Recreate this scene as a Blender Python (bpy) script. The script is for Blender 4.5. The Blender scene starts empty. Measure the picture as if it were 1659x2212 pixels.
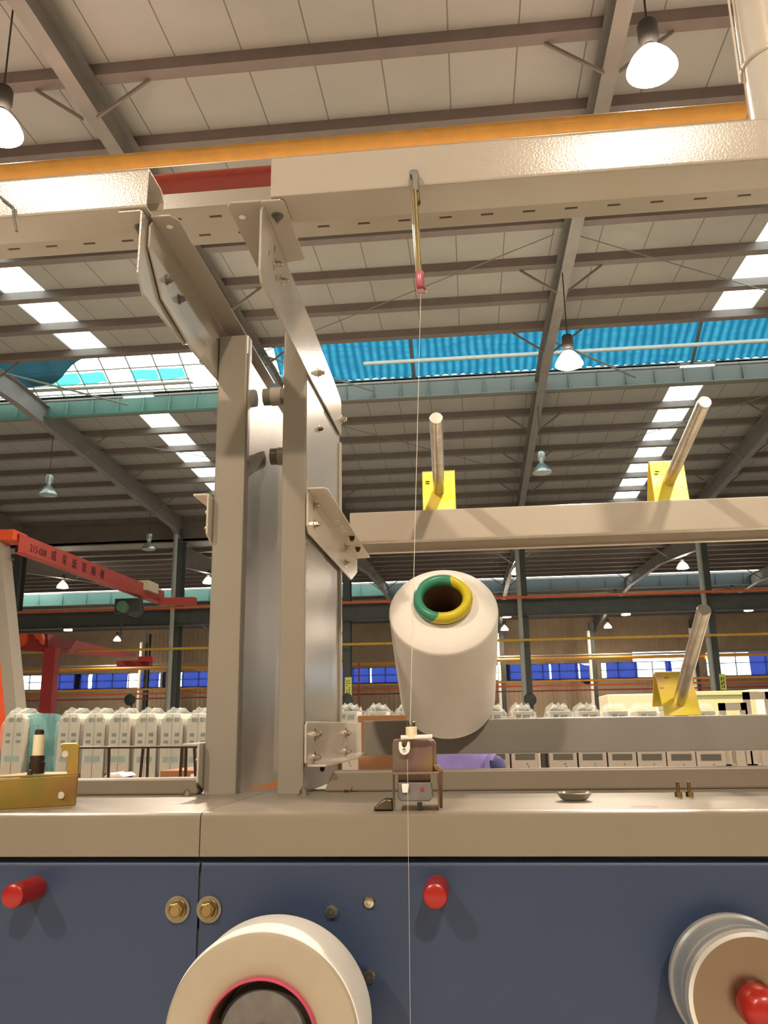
import bpy, bmesh, math, random
from mathutils import Vector, Matrix
random.seed(7)
S = bpy.context.scene
COL = S.collection
PI = math.pi

# ------------------------------------------------------------------ camera
# metres; the camera's height is z = 0, the hall floor lies at z = -1.6
YAW, PITCH, ROLL, FPX = 0.10012, 0.24976, -0.01534, 1828.1
CX, CY = 829.5, 1106.0
FW = Vector((-math.sin(YAW)*math.cos(PITCH), math.cos(YAW)*math.cos(PITCH), math.sin(PITCH)))
R0 = Vector((math.cos(YAW), math.sin(YAW), 0)); U0 = R0.cross(FW)
RT = math.cos(ROLL)*R0 + math.sin(ROLL)*U0
UP = -math.sin(ROLL)*R0 + math.cos(ROLL)*U0
cam = bpy.data.cameras.new('camera'); co = bpy.data.objects.new('camera', cam); COL.objects.link(co)
co.matrix_world = Matrix(((RT.x, UP.x, -FW.x, 0), (RT.y, UP.y, -FW.y, 0), (RT.z, UP.z, -FW.z, 0), (0, 0, 0, 1)))
cam.sensor_fit = 'HORIZONTAL'; cam.sensor_width = 36.0; cam.lens = FPX/1659*36.0
cam.clip_start = 0.02; cam.clip_end = 400
S.camera = co
def at(x, y, Y):                    # the point at depth Y seen at pixel x, y of the photograph
    v = (x-CX)/FPX*RT - (y-CY)/FPX*UP + FW
    return v*(Y/v.y)

# ------------------------------------------------------------------ world, exposure
W = bpy.data.worlds.new('world'); S.world = W; W.use_nodes = True
bg = W.node_tree.nodes['Background']; bg.inputs[0].default_value = (0.93, 1.0, 0.97, 1); bg.inputs[1].default_value = 6.0
S.view_settings.view_transform = 'Standard'; S.view_settings.look = 'None'
S.view_settings.gamma = 1; S.view_settings.exposure = 0.0; S.view_settings.use_curve_mapping = False
LAMP_W = 1750.0                       # emission strength of the lit lamp shades
LAMP_COL = (1.0, 0.81, 0.62)

# ------------------------------------------------------------------ materials
def s2l(c):
    return tuple((v/255/12.92 if v/255 <= .04045 else ((v/255+.055)/1.055)**2.4) for v in c)
def mat(name, rgb, rough=.5, metal=0, noise=0, nscale=8, bump=0, bscale=200, coat=0, trans=0, spec=.5, aniso=None):
    m = bpy.data.materials.new(name); m.use_nodes = True
    nt = m.node_tree; b = nt.nodes['Principled BSDF']
    c = s2l(rgb)
    b.inputs['Base Color'].default_value = (*c, 1); b.inputs['Roughness'].default_value = rough
    b.inputs['Metallic'].default_value = metal; b.inputs['Specular IOR Level'].default_value = spec
    b.inputs['Coat Weight'].default_value = coat
    if trans: b.inputs['Transmission Weight'].default_value = trans
    tc = nt.nodes.new('ShaderNodeTexCoord')
    n = nt.nodes.new('ShaderNodeTexNoise'); n.inputs['Scale'].default_value = nscale; n.inputs['Detail'].default_value = 4
    nt.links.new(tc.outputs['Object'], n.inputs['Vector'])
    r = nt.nodes.new('ShaderNodeValToRGB')
    k = noise
    r.color_ramp.elements[0].color = (*[v*(1-k) for v in c], 1); r.color_ramp.elements[1].color = (*[min(1, v*(1+k)) for v in c], 1)
    r.color_ramp.elements[0].position = .3; r.color_ramp.elements[1].position = .7
    nt.links.new(n.outputs['Fac'], r.inputs['Fac']); nt.links.new(r.outputs['Color'], b.inputs['Base Color'])
    if bump:
        n2 = nt.nodes.new('ShaderNodeTexNoise'); n2.inputs['Scale'].default_value = bscale; n2.inputs['Detail'].default_value = 2
        nt.links.new(tc.outputs['Object'], n2.inputs['Vector'])
        bp = nt.nodes.new('ShaderNodeBump'); bp.inputs['Strength'].default_value = bump; bp.inputs['Distance'].default_value = .001
        nt.links.new(n2.outputs['Fac'], bp.inputs['Height']); nt.links.new(bp.outputs['Normal'], b.inputs['Normal'])
    return m
M = {}
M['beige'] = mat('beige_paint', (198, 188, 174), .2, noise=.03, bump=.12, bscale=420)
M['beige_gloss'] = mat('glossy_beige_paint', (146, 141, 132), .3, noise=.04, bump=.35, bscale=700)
M['deck'] = mat('deck_darker_beige', (130, 120, 105), .34, noise=.03, bump=.12, bscale=420, spec=.35)  # darker tone of the beige for decks and upstands
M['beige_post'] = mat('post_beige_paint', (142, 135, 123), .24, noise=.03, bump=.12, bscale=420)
M['beige_dimmed'] = mat('dimmed_beige_paint', (172, 163, 151), .17, noise=.03, bump=.12, bscale=420)  # dimmer light on arms and top beams put into a darker beige
M['girder_red'] = mat('faded_red_paint', (168, 84, 76), .55, noise=.06)
M['blue'] = mat('blue_paint', (46, 61, 88), .42, noise=.05, nscale=5, bump=.15, bscale=500)
M['chrome'] = mat('chrome', (205, 202, 195), .2, 1, noise=.04)
M['steel'] = mat('brushed_steel', (190, 182, 168), .28, 1, noise=.15, nscale=60, bump=.2, bscale=300)
M['zincbolt'] = mat('bolt_steel', (200, 190, 170), .22, 1, noise=.1, nscale=90)
M['darksteel'] = mat('dark_steel', (96, 86, 70), .35, 1, noise=.2, nscale=60)
M['castgrey'] = mat('grey_casting', (112, 108, 104), .55, .3, noise=.15, nscale=80)
M['roll'] = mat('roll_steel', (228, 226, 220), .32, .75, noise=.04)
M['disc'] = mat('turned_disc_face', (138, 120, 102), .28, 1, noise=.06)
M['washer'] = mat('washer_steel', (142, 138, 124), .35, 1, noise=.1, nscale=60)
M['hexbolt'] = mat('yellowed_bolt', (156, 132, 92), .3, 1, noise=.1, nscale=60)
M['red'] = mat('red_plastic', (156, 30, 24), .28, noise=.03)
M['black'] = mat('black_plastic', (28, 26, 25), .4)
M['cream'] = mat('cream_ceramic', (226, 214, 178), .35)
M['white_ceramic'] = mat('white_ceramic', (240, 228, 222), .25)
M['pink'] = mat('pink_ceramic', (176, 96, 112), .25, noise=.1, nscale=60)
M['thread'] = mat('white_thread', (225, 218, 205), .6)
M['tube_dark'] = mat('dark_cardboard', (92, 62, 40), .6, noise=.1)
M['green_ring'] = mat('green_plastic', (62, 138, 110), .3)
M['yellow_ring'] = mat('yellow_plastic', (206, 190, 40), .32)
M['pink_ring'] = mat('pink_plastic', (214, 84, 112), .3)
M['brass'] = mat('brass', (172, 148, 100), .22, 1, noise=.1, nscale=40)
M['purlin'] = mat('purlin_paint', (104, 96, 92), .6, noise=.08, nscale=3)
M['rafter'] = mat('rafter_paint', (112, 110, 106), .55, noise=.1, nscale=2)
M['column'] = mat('column_paint', (66, 72, 70), .6, noise=.15, nscale=2)
M['pipe_grey'] = mat('grey_pipe', (150, 154, 146), .5, noise=.08)
M['pipe_yellow'] = mat('yellow_pipe', (200, 142, 58), .45, noise=.08)
M['pipe_ochre'] = mat('ochre_pipe', (190, 150, 50), .45, noise=.1)
M['pipe_orange'] = mat('orange_pipe', (196, 92, 44), .5, noise=.1)
M['crane_red'] = mat('crane_red', (164, 62, 54), .5, noise=.06, nscale=2)
M['crane_orange'] = mat('crane_orange', (206, 78, 40), .5, noise=.06, nscale=2)
M['crane_dark'] = mat('crane_dark_red', (140, 38, 36), .5, noise=.08)
M['dark'] = mat('dark_machinery', (48, 52, 48), .6, noise=.2, nscale=8)
M['green_motor'] = mat('green_motor', (74, 112, 88), .5)
M['siding'] = mat('wall_siding', (168, 150, 128), .7, noise=.1, nscale=1)
M['floor'] = mat('floor_paint', (196, 190, 178), .6, noise=.08, nscale=1)
M['cardboard'] = mat('cardboard', (146, 102, 64), .8, noise=.06, nscale=10)
M['unit'] = mat('unit_casting', (176, 166, 154), .5, noise=.03)
M['unit_dark'] = mat('unit_openings', (86, 84, 76), .5)
M['unit_label'] = mat('unit_label_strip', (128, 140, 142), .4)
M['cab_cream'] = mat('cabinet_cream', (196, 186, 160), .5)
M['cab_green'] = mat('cabinet_pale_green', (176, 182, 140), .5)
M['sign'] = mat('yellow_sign', (206, 214, 110), .6)
M['sign_ink'] = mat('sign_ink', (70, 84, 50), .6)
M['ink'] = mat('black_stencil', (40, 22, 22), .6)
M['skin'] = mat('skin', (214, 168, 138), .5)
M['hair'] = mat('hair', (30, 24, 22), .6)
M['shirt'] = mat('lilac_cloth', (136, 122, 190), .8, noise=.08, nscale=20)
M['navy'] = mat('navy_cloth', (46, 48, 96), .8, noise=.08, nscale=20)
M['trouser'] = mat('trouser_cloth', (52, 54, 66), .8)
M['wire'] = mat('black_wire', (58, 44, 34), .45, .4)
M['paper'] = mat('paper', (236, 230, 218), .7)
M['lamp_black'] = mat('ballast_housing', (44, 40, 38), .5)
M['lamp_alu'] = mat('aluminium_reflector', (176, 190, 186), .35, .8)
M['window_frame'] = mat('window_frame', (120, 130, 134), .5)

# passivated zinc: yellow with violet and green patches
def zinc(name, a, b_, c_):
    m = bpy.data.materials.new(name); m.use_nodes = True; nt = m.node_tree; b = nt.nodes['Principled BSDF']
    tc = nt.nodes.new('ShaderNodeTexCoord'); n = nt.nodes.new('ShaderNodeTexNoise'); n.inputs['Scale'].default_value = 16
    nt.links.new(tc.outputs['Object'], n.inputs['Vector'])
    r = nt.nodes.new('ShaderNodeValToRGB'); e = r.color_ramp.elements
    e[0].position = .3; e[0].color = (*s2l(a), 1); e[1].position = .7; e[1].color = (*s2l(c_), 1)
    k = e.new(.5); k.color = (*s2l(b_), 1)
    nt.links.new(n.outputs['Fac'], r.inputs['Fac']); nt.links.new(r.outputs['Color'], b.inputs['Base Color'])
    b.inputs['Metallic'].default_value = .55; b.inputs['Roughness'].default_value = .38
    return m
M['zinc'] = zinc('passivated_zinc', (172, 122, 92), (178, 146, 72), (142, 142, 70))
M['zinc_bright'] = zinc('bright_yellow_zinc', (244, 222, 120), (236, 216, 60), (240, 200, 130))
M['zinc_dark'] = zinc('dull_zinc', (118, 124, 84), (120, 96, 96), (140, 116, 84))

def glassy(name, tint, alpha=.35, rough=.15, transl=.0, tint2=None, wave=None):
    # sheet that lets light through: transparent + translucent + a little gloss
    m = bpy.data.materials.new(name); m.use_nodes = True; nt = m.node_tree; nt.nodes.clear()
    out = nt.nodes.new('ShaderNodeOutputMaterial')
    tr = nt.nodes.new('ShaderNodeBsdfTransparent'); tl = nt.nodes.new('ShaderNodeBsdfTranslucent'); gl = nt.nodes.new('ShaderNodeBsdfPrincipled')
    c = (*s2l(tint), 1); c2 = (*s2l(tint2 or tint), 1)
    tr.inputs[0].default_value = c; tl.inputs[0].default_value = c
    gl.inputs['Base Color'].default_value = c2; gl.inputs['Roughness'].default_value = rough
    if wave:
        tc = nt.nodes.new('ShaderNodeTexCoord'); wv = nt.nodes.new('ShaderNodeTexWave'); wv.inputs['Scale'].default_value = wave
        wv.inputs['Distortion'].default_value = 2.5; wv.inputs['Detail Scale'].default_value = .6
        n = nt.nodes.new('ShaderNodeTexNoise'); n.inputs['Scale'].default_value = 2.5
        mp = nt.nodes.new('ShaderNodeMapping'); mp.inputs['Scale'].default_value = (.6, 3, 3)
        nt.links.new(tc.outputs['Object'], mp.inputs[0]); nt.links.new(mp.outputs[0], n.inputs['Vector'])
        nt.links.new(tc.outputs['Object'], wv.inputs['Vector'])
        ad = nt.nodes.new('ShaderNodeMath'); ad.operation = 'MULTIPLY'
        nt.links.new(wv.outputs['Fac'], ad.inputs[0]); nt.links.new(n.outputs['Fac'], ad.inputs[1])
        r = nt.nodes.new('ShaderNodeValToRGB')
        r.color_ramp.elements[0].color = c; r.color_ramp.elements[1].color = c2; r.color_ramp.elements[1].position = .6
        nt.links.new(ad.outputs[0], r.inputs[0])
        nt.links.new(r.outputs[0], tr.inputs[0]); nt.links.new(r.outputs[0], tl.inputs[0])
    m1 = nt.nodes.new('ShaderNodeMixShader'); m1.inputs[0].default_value = transl
    nt.links.new(tr.outputs[0], m1.inputs[1]); nt.links.new(tl.outputs[0], m1.inputs[2])
    m2 = nt.nodes.new('ShaderNodeMixShader'); m2.inputs[0].default_value = alpha
    nt.links.new(m1.outputs[0], m2.inputs[1]); nt.links.new(gl.outputs[0], m2.inputs[2])
    nt.links.new(m2.outputs[0], out.inputs[0])
    return m
M['skylight'] = glassy('skylight_sheet', (250, 252, 250), .04, .3, .8)
M['pane'] = glassy('window_glass', (245, 250, 250), .06, .1)
M['bluesheet'] = glassy('blue_corrugated_sheet', (9, 54, 76), .12, .4, .25, (32, 84, 100), wave=1.4)
M['cyansheet'] = glassy('cyan_sheet', (60, 140, 132), .2, .4, .5, (120, 200, 190))
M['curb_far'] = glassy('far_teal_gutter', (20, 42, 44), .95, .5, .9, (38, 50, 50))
M['curb_cyan_lit'] = glassy('cyan_lit_gutter', (70, 150, 136), .55, .5, .95, (120, 160, 150))  # left gutter halves: cyan light from the panels put into the colour
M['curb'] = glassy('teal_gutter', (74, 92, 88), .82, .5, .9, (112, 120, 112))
M['tarp'] = glassy('dark_teal_tarp', (20, 60, 72), .7, .5, .8, (50, 78, 88))
M['curtain'] = glassy('blue_curtain', (38, 48, 108), .25, .6, .55, (60, 70, 120))
M['plastic'] = glassy('plastic_bag', (250, 252, 251), .15, .1, .05, (226, 240, 238))
M['plastic_teal'] = glassy('teal_plastic_cover', (150, 200, 200), .5, .2, .4, (110, 160, 164))

def emis(name, col, st):
    m = bpy.data.materials.new(name); m.use_nodes = True; nt = m.node_tree; nt.nodes.clear()
    e = nt.nodes.new('ShaderNodeEmission'); o = nt.nodes.new('ShaderNodeOutputMaterial')
    e.inputs[0].default_value = (*col, 1); e.inputs[1].default_value = st; nt.links.new(e.outputs[0], o.inputs[0]); return m
M['lamp'] = emis('lit_lamp_shade', LAMP_COL, LAMP_W*.03)
M['lamp_lens'] = emis('lit_lamp_lens', LAMP_COL, LAMP_W)
M['lamp_far'] = emis('lit_far_lamp_shade', LAMP_COL, LAMP_W*.03)
M['lamp_lens_far'] = emis('lit_far_lamp_lens', LAMP_COL, LAMP_W*.3)
M['indicator'] = emis('indicator_red', (1, .15, .03), 6)

def roofmat():
    m = mat('roof_panels', (143, 143, 139), .7, noise=.05, nscale=1.2)
    nt = m.node_tree; b = nt.nodes['Principled BSDF']
    src = b.inputs['Base Color'].links[0].from_socket
    tc = nt.nodes.new('ShaderNodeTexCoord'); sx = nt.nodes.new('ShaderNodeSeparateXYZ'); nt.links.new(tc.outputs['Object'], sx.inputs[0])
    dv = nt.nodes.new('ShaderNodeMath'); dv.operation = 'DIVIDE'; dv.inputs[1].default_value = .95; nt.links.new(sx.outputs[0], dv.inputs[0])
    fr = nt.nodes.new('ShaderNodeMath'); fr.operation = 'FRACT'; nt.links.new(dv.outputs[0], fr.inputs[0])
    lt = nt.nodes.new('ShaderNodeMath'); lt.operation = 'LESS_THAN'; lt.inputs[1].default_value = .022; nt.links.new(fr.outputs[0], lt.inputs[0])
    mx = nt.nodes.new('ShaderNodeMix'); mx.data_type = 'RGBA'; nt.links.new(lt.outputs[0], mx.inputs[0]); nt.links.new(src, mx.inputs[6])
    mx.inputs[7].default_value = (.12, .11, .1, 1); nt.links.new(mx.outputs[2], b.inputs['Base Color'])
    return m
M['roof'] = roofmat()
def yarnmat(name, radial):
    m = mat(name, (238, 232, 224), .8, noise=.02, nscale=30)
    nt = m.node_tree; b = nt.nodes['Principled BSDF']; tc = nt.nodes.new('ShaderNodeTexCoord')
    b.inputs['Sheen Weight'].default_value = .2
    sx = nt.nodes.new('ShaderNodeSeparateXYZ'); nt.links.new(tc.outputs['Object'], sx.inputs[0])
    cm = nt.nodes.new('ShaderNodeCombineXYZ'); ln = nt.nodes.new('ShaderNodeVectorMath'); ln.operation = 'LENGTH'
    nt.links.new(sx.outputs[0], cm.inputs[0]); nt.links.new(sx.outputs[1], cm.inputs[1]); nt.links.new(cm.outputs[0], ln.inputs[0])
    c2 = nt.nodes.new('ShaderNodeCombineXYZ'); nt.links.new(ln.outputs['Value'], c2.inputs[0])
    if not radial: nt.links.new(sx.outputs[2], c2.inputs[0])
    n = nt.nodes.new('ShaderNodeTexNoise'); n.inputs['Scale'].default_value = 260; n.inputs['Detail'].default_value = 1
    nt.links.new(c2.outputs[0], n.inputs['Vector'])
    bp = nt.nodes.new('ShaderNodeBump'); bp.inputs['Strength'].default_value = .35 if radial else .12; bp.inputs['Distance'].default_value = .0008
    nt.links.new(n.outputs['Fac'], bp.inputs['Height']); nt.links.new(bp.outputs['Normal'], b.inputs['Normal'])
    return m
M['yarn'] = yarnmat('white_yarn', True)
M['yarn_side'] = yarnmat('white_yarn_side', False)
M['acetate'] = mat('yarn_face', (168, 156, 136), .6, noise=.04, nscale=20)

# ------------------------------------------------------------------ mesh helpers
def V(*a): return Vector(a)
class MB:
    def __init__(s): s.bm = bmesh.new()
    def quad(s, pts):
        return s.bm.faces.new([s.bm.verts.new(p) for p in pts])
    def box(s, a, b):
        x0, y0, z0 = a; x1, y1, z1 = b
        v = [s.bm.verts.new(p) for p in ((x0,y0,z0),(x1,y0,z0),(x1,y1,z0),(x0,y1,z0),(x0,y0,z1),(x1,y0,z1),(x1,y1,z1),(x0,y1,z1))]
        for f in ((0,3,2,1),(4,5,6,7),(0,1,5,4),(1,2,6,5),(2,3,7,6),(3,0,4,7)): s.bm.faces.new([v[i] for i in f])
        return s
    def prism(s, pts, off):          # polygon pts extruded by vector off
        off = Vector(off); n = len(pts)
        a = [s.bm.verts.new(p) for p in pts]; b = [s.bm.verts.new(Vector(p)+off) for p in pts]
        s.bm.faces.new(a); s.bm.faces.new(b[::-1])
        for i in range(n): s.bm.faces.new([a[i], b[i], b[(i+1)%n], a[(i+1)%n]])
        return s
    def tube(s, a, b, r, r2=None, n=16, cap=True):
        a = Vector(a); b = Vector(b); d = (b-a).normalized(); r2 = r if r2 is None else r2
        q = d.to_track_quat('Z', 'Y'); ra = []; rb = []
        for i in range(n):
            t = 2*PI*i/n; o = q @ Vector((math.cos(t), math.sin(t), 0))
            ra.append(s.bm.verts.new(a+o*r)); rb.append(s.bm.verts.new(b+o*r2))
        for i in range(n): s.bm.faces.new([ra[i], ra[(i+1)%n], rb[(i+1)%n], rb[i]])
        if cap: s.bm.faces.new(ra[::-1]); s.bm.faces.new(rb)
        return s
    def path(s, pts, r, n=8):
        for i in range(len(pts)-1): s.tube(pts[i], pts[i+1], r, n=n)
        return s
    def lathe(s, prof, c=(0,0,0), d=(0,0,1), n=32):   # prof: (radius, height) along direction d from c
        c = Vector(c); q = Vector(d).normalized().to_track_quat('Z', 'Y'); rows = []
        for r, h in prof:
            if r < 1e-7: rows.append([s.bm.verts.new(c+q@Vector((0,0,h)))])
            else: rows.append([s.bm.verts.new(c+q@Vector((r*math.cos(2*PI*i/n), r*math.sin(2*PI*i/n), h))) for i in range(n)])
        for k in range(len(rows)-1):
            A, B = rows[k], rows[k+1]
            for i in range(n):
                j = (i+1) % n
                if len(A) == 1 and len(B) == 1: break
                if len(A) == 1: s.bm.faces.new([A[0], B[j], B[i]])
                elif len(B) == 1: s.bm.faces.new([A[i], A[j], B[0]])
                else: s.bm.faces.new([A[i], A[j], B[j], B[i]])
        return s
    def sheet(s, prof, off, t):      # open profile (list of points) thickened by t, extruded by off
        off = Vector(off); n = len(prof); P = [Vector(p) for p in prof]
        nr = []
        for i in range(n):
            d = (P[min(i+1, n-1)]-P[max(i-1, 0)]).normalized(); nr.append(off.normalized().cross(d).normalized())
        Q = [P[i]+nr[i]*t for i in range(n)]
        return s.prism(P+Q[::-1], off)
    def build(s, name, m, parent=None, bevel=0, smooth=None, loc=None, seg=2):
        bmesh.ops.recalc_face_normals(s.bm, faces=s.bm.faces[:])
        me = bpy.data.meshes.new(name); 
        if loc is not None:
            for v in s.bm.verts: v.co -= Vector(loc)
        s.bm.to_mesh(me); s.bm.free(); s.bm = None
        o = bpy.data.objects.new(name, me); COL.objects.link(o); me.materials.append(m)
        if loc is not None: o.location = loc
        if parent is not None:
            o.parent = parent
            o.matrix_parent_inverse = Matrix.Translation(-Vector(parent.location))
        if bevel:
            b = o.modifiers.new('bevel', 'BEVEL'); b.width = bevel; b.segments = seg; b.limit_method = 'ANGLE'; b.angle_limit = .6
        if smooth is not None:
            me.polygons.foreach_set('use_smooth', [True]*len(me.polygons))
            try: me.set_sharp_from_angle(angle=smooth)
            except Exception: pass
            if smooth <= .6: w_ = o.modifiers.new('normals', 'WEIGHTED_NORMAL'); w_.keep_sharp = True
        return o
def tag(o, label=None, cat=None, group=None, kind=None):
    if label: o['label'] = label
    if cat: o['category'] = cat
    if group: o['group'] = group
    if kind: o['kind'] = kind
    return o
def empty(name, loc, label, cat, group=None):
    o = bpy.data.objects.new(name, None); COL.objects.link(o); o.location = Vector(loc); o.empty_display_size = .05
    return tag(o, label, cat, group)
def copy_tree(o, loc=None):
    c = o.copy(); COL.objects.link(c)
    if loc is not None: c.location = Vector(loc)
    for ch in list(o.children):
        k = copy_tree(ch); k.parent = c; k.matrix_parent_inverse = ch.matrix_parent_inverse.copy()
    return c
def merge(target, mb, m):          # pattern cut into a part: same mesh, second material
    tmp = bpy.data.meshes.new('tmp'); bmesh.ops.recalc_face_normals(mb.bm, faces=mb.bm.faces[:]); 
    for f in mb.bm.faces: f.material_index = 1
    mb.bm.to_mesh(tmp); mb.bm.free(); b = bmesh.new(); b.from_mesh(target.data); b.from_mesh(tmp); b.to_mesh(target.data); b.free()
    target.data.materials.append(m); bpy.data.meshes.remove(tmp)
ORD = ['first', 'second', 'third', 'fourth', 'fifth', 'sixth', 'seventh', 'eighth', 'ninth', 'tenth', 'eleventh', 'twelfth', 'thirteenth', 'fourteenth', 'fifteenth', 'sixteenth', 'seventeenth', 'eighteenth']
def struct(o): o['kind'] = 'structure'; return o

# ================================================================== THE HALL
ZF = -1.6
XL, XR = -47.0, 36.0
def zN(Y): return 8.70 + .0445*Y                 # near roof slope
def zF(Y): return 9.62 - .0445*(Y-20.7)          # far roof slope
ZB = 7.95                                        # the lower second bay
def zN2(Y): return ZB + .0445*(Y-34.9)
def zF2(Y): return zN2(50.4) - .0445*(Y-50.4)
struct(MB().box((XL, -22, ZF-.2), (XR, 66.4, ZF)).build('floor', M['floor']))

struct(MB().box((XL-.2, -22, ZF), (XL, 66.4, 9.0)).build('wall_left', M['siding']))
struct(MB().box((XR, -22, ZF), (XR+.2, 66.4, 9.0)).build('wall_right', M['siding']))
struct(MB().box((XL, -22.2, ZF), (XR, -22, 8.0)).build('wall_back', M['siding']))
SKY = [(-9.95, -9.0), (6.03, 6.98)]
def roof(Y0, Y1, zf, name, strips, t=.1):
    xs = [XL]
    for a, b in strips: xs += [a, b]
    xs.append(XR); mb = MB()
    for i in range(0, len(xs), 2):
        a, b = xs[i], xs[i+1]
        mb.prism([(a, Y0, zf(Y0)), (a, Y1, zf(Y1)), (a, Y1, zf(Y1)+t), (a, Y0, zf(Y0)+t)], (b-a, 0, 0))
    return struct(mb.build(name, M['roof']))
roof(-22, 19.45, zN, 'ceiling', SKY[:])
roof(22.4, 34.6, zF, 'ceiling', SKY[:])
roof(34.6, 49.4, zN2, 'ceiling', [])
roof(51.4, 66.4, zF2, 'ceiling', [])
wn = 1
for a, b in SKY:
    for (Y0, Y1, zf) in ((-22, 19.45, zN), (22.4, 34.6, zF)):
        o = MB().prism([(a, Y0, zf(Y0)+.03), (a, Y1, zf(Y1)+.03), (a, Y1, zf(Y1)+.04), (a, Y0, zf(Y0)+.04)], (b-a, 0, 0)).build('window_%d' % wn, M['skylight'])
        struct(o); wn += 1

# purlins: C sections under the roof, spaced along the slope
def purlin(Y, z, label, group):
    h, w, t = .19, .2, .012
    pr = [(XL, Y, z-.001), (XL, Y+w, z-.001), (XL, Y+w, z-.03), (XL, Y+w-t, z-.03), (XL, Y+w-t, z-t), (XL, Y+t, z-t), (XL, Y+t, z-h+t), (XL, Y+w-t, z-h+t), (XL, Y+w-t, z-h+.03), (XL, Y+w, z-h+.03), (XL, Y+w, z-h), (XL, Y, z-h)]
    o = MB().prism(pr, (XR-XL, 0, 0)).build('roof_purlin', M['purlin'])
    return tag(o, label, 'beam', group)
for k in range(9):
    Y = 19.13 - 1.6*k
    purlin(Y, zN(Y), 'dark steel purlin under the near roof slope, %s from the ridge opening' % ORD[k], 'purlins under the near roof slope')
for k in range(8):
    Y = 23.1 + 1.62*k
    purlin(Y, zF(Y), 'dark steel purlin under the far roof slope, %s beyond the ridge opening' % ORD[k], 'purlins under the far roof slope')
for k in range(9):
    Y = 49.2 - 1.6*k
    purlin(Y, zN2(Y), 'dark purlin of the distant second bay, %s before its ridge opening' % ORD[k], 'purlins of the distant second bay')
for k in range(9):
    Y = 52.0 + 1.6*k
    purlin(Y, zF2(Y), 'dark purlin of the distant second bay, %s beyond its ridge opening' % ORD[k], 'purlins of the distant second bay')

# rafters with fly braces
GX = [-19.45, -12.25, -5.05, 2.15, 9.35, 16.55, 23.75]
GN = ['far left, over the red crane jib', 'on the left, over the grey hanging lamp', 'hidden in part by the tall beige posts', 'right of centre with lamps hanging from it', 'on the right edge of the roof', 'beyond the right edge lamps', 'outermost on the right']
def ibeam(pts, x, w, ht, hf, mb):     # pts: (Y, z of top) polyline; constant section
    for i in range(len(pts)-1):
        (Y0, z0), (Y1, z1) = pts[i], pts[i+1]
        mb.prism([(x-.006, Y0, z0), (x-.006, Y1, z1), (x-.006, Y1, z1-ht[i+1]), (x-.006, Y0, z0-ht[i])], (.012, 0, 0))
        mb.prism([(x-w/2, Y0, z0-ht[i]), (x-w/2, Y1, z1-ht[i+1]), (x-w/2, Y1, z1-ht[i+1]-hf), (x-w/2, Y0, z0-ht[i]-hf)], (w, 0, 0))
        mb.prism([(x-w/2, Y0, z0), (x-w/2, Y1, z1), (x-w/2, Y1, z1-hf), (x-w/2, Y0, z0-hf)], (w, 0, 0))
def rafter(x, bay, label):
    mb = MB()
    if bay == 1:
        P = [(-12, zN(-12)-.19), (8, zN(8)-.19), (20.7, 9.62-.19), (33.4, zF(33.4)-.19), (34.5, zF(34.5)-.24)]
        ht = [.75, .45, .6, .6, .9]; Yb = [19.28-1.6*2*k for k in range(5)] + [24.72+3.24*k for k in range(3)]; zf = lambda Y: zN(Y) if Y < 20 else zF(Y)
    else:
        P = [(35, zN2(35)-.19), (42, zN2(42)-.19), (50.4, zN2(50.4)-.19), (59, zF2(59)-.19), (66, zF2(66)-.24)]
        ht = [.9, .5, .6, .5, .9]; Yb = [49.2-3.2*k for k in range(4)] + [53.6+3.2*k for k in range(4)]; zf = lambda Y: zN2(Y) if Y < 50 else zF2(Y)
    ibeam(P, x, .22, ht, .014, mb)
    r = mb.build('roof_rafter', M['rafter'])
    tag(r, label, 'beam', 'rafters of the near bay' if bay == 1 else 'rafters of the distant second bay')
    for Y in Yb:
        for sgn in (-1, 1):
            MB().prism([(x+sgn*.1, Y, zf(Y)-.78), (x+sgn*.1, Y+.04, zf(Y)-.78), (x+sgn*.1, Y+.04, zf(Y)-.73), (x+sgn*.1, Y, zf(Y)-.73)], (sgn*.75, 0, .56)).build('fly_brace', M['purlin'], r)
    return r
for i, x in enumerate(GX):
    rafter(x, 1, 'grey steel roof rafter of the near bay, ' + GN[i])
    if -20 < x < 17: rafter(x, 2, 'grey rafter of the distant second bay in line with column row, ' + ['far left', 'left behind crane hook', 'behind the yarn package', 'in the centre right', 'on the right', 'far right'][i])

# wind bracing rods in the roof
for (a, b, lb) in (((2.15, 14.4), (9.35, 19.2), 'right of the hanging lamp'), ((1.85, 14.4), (-5.05, 19.2), 'left of the hanging lamp'), ((2.15, 29.5), (9.35, 23.2), 'beyond the ridge on the right'), ((1.85, 29.5), (-5.05, 23.2), 'beyond the ridge in the middle'), ((-12.25, 24), (-5.05, 29), 'beyond the ridge on the left')):
    zf = zN if a[1] < 20 else zF
    o = MB().tube((a[0], a[1], zf(a[1])-.4), (b[0], b[1], zf(b[1])-.4), .012, n=6).build('bracing_rod', M['rafter'])
    tag(o, 'thin diagonal bracing rod under the roof, ' + lb, 'rod', 'roof bracing rods')

# ---- ridge opening of the near bay: far slope of the monitor
YT, ZT, YB, ZBm = 19.7, 10.95, 22.4, 9.68
def mon(x, t): return V(x, YT+(YB-YT)*t, ZT+(ZBm-ZT)*t)
XS = -5.15
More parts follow.
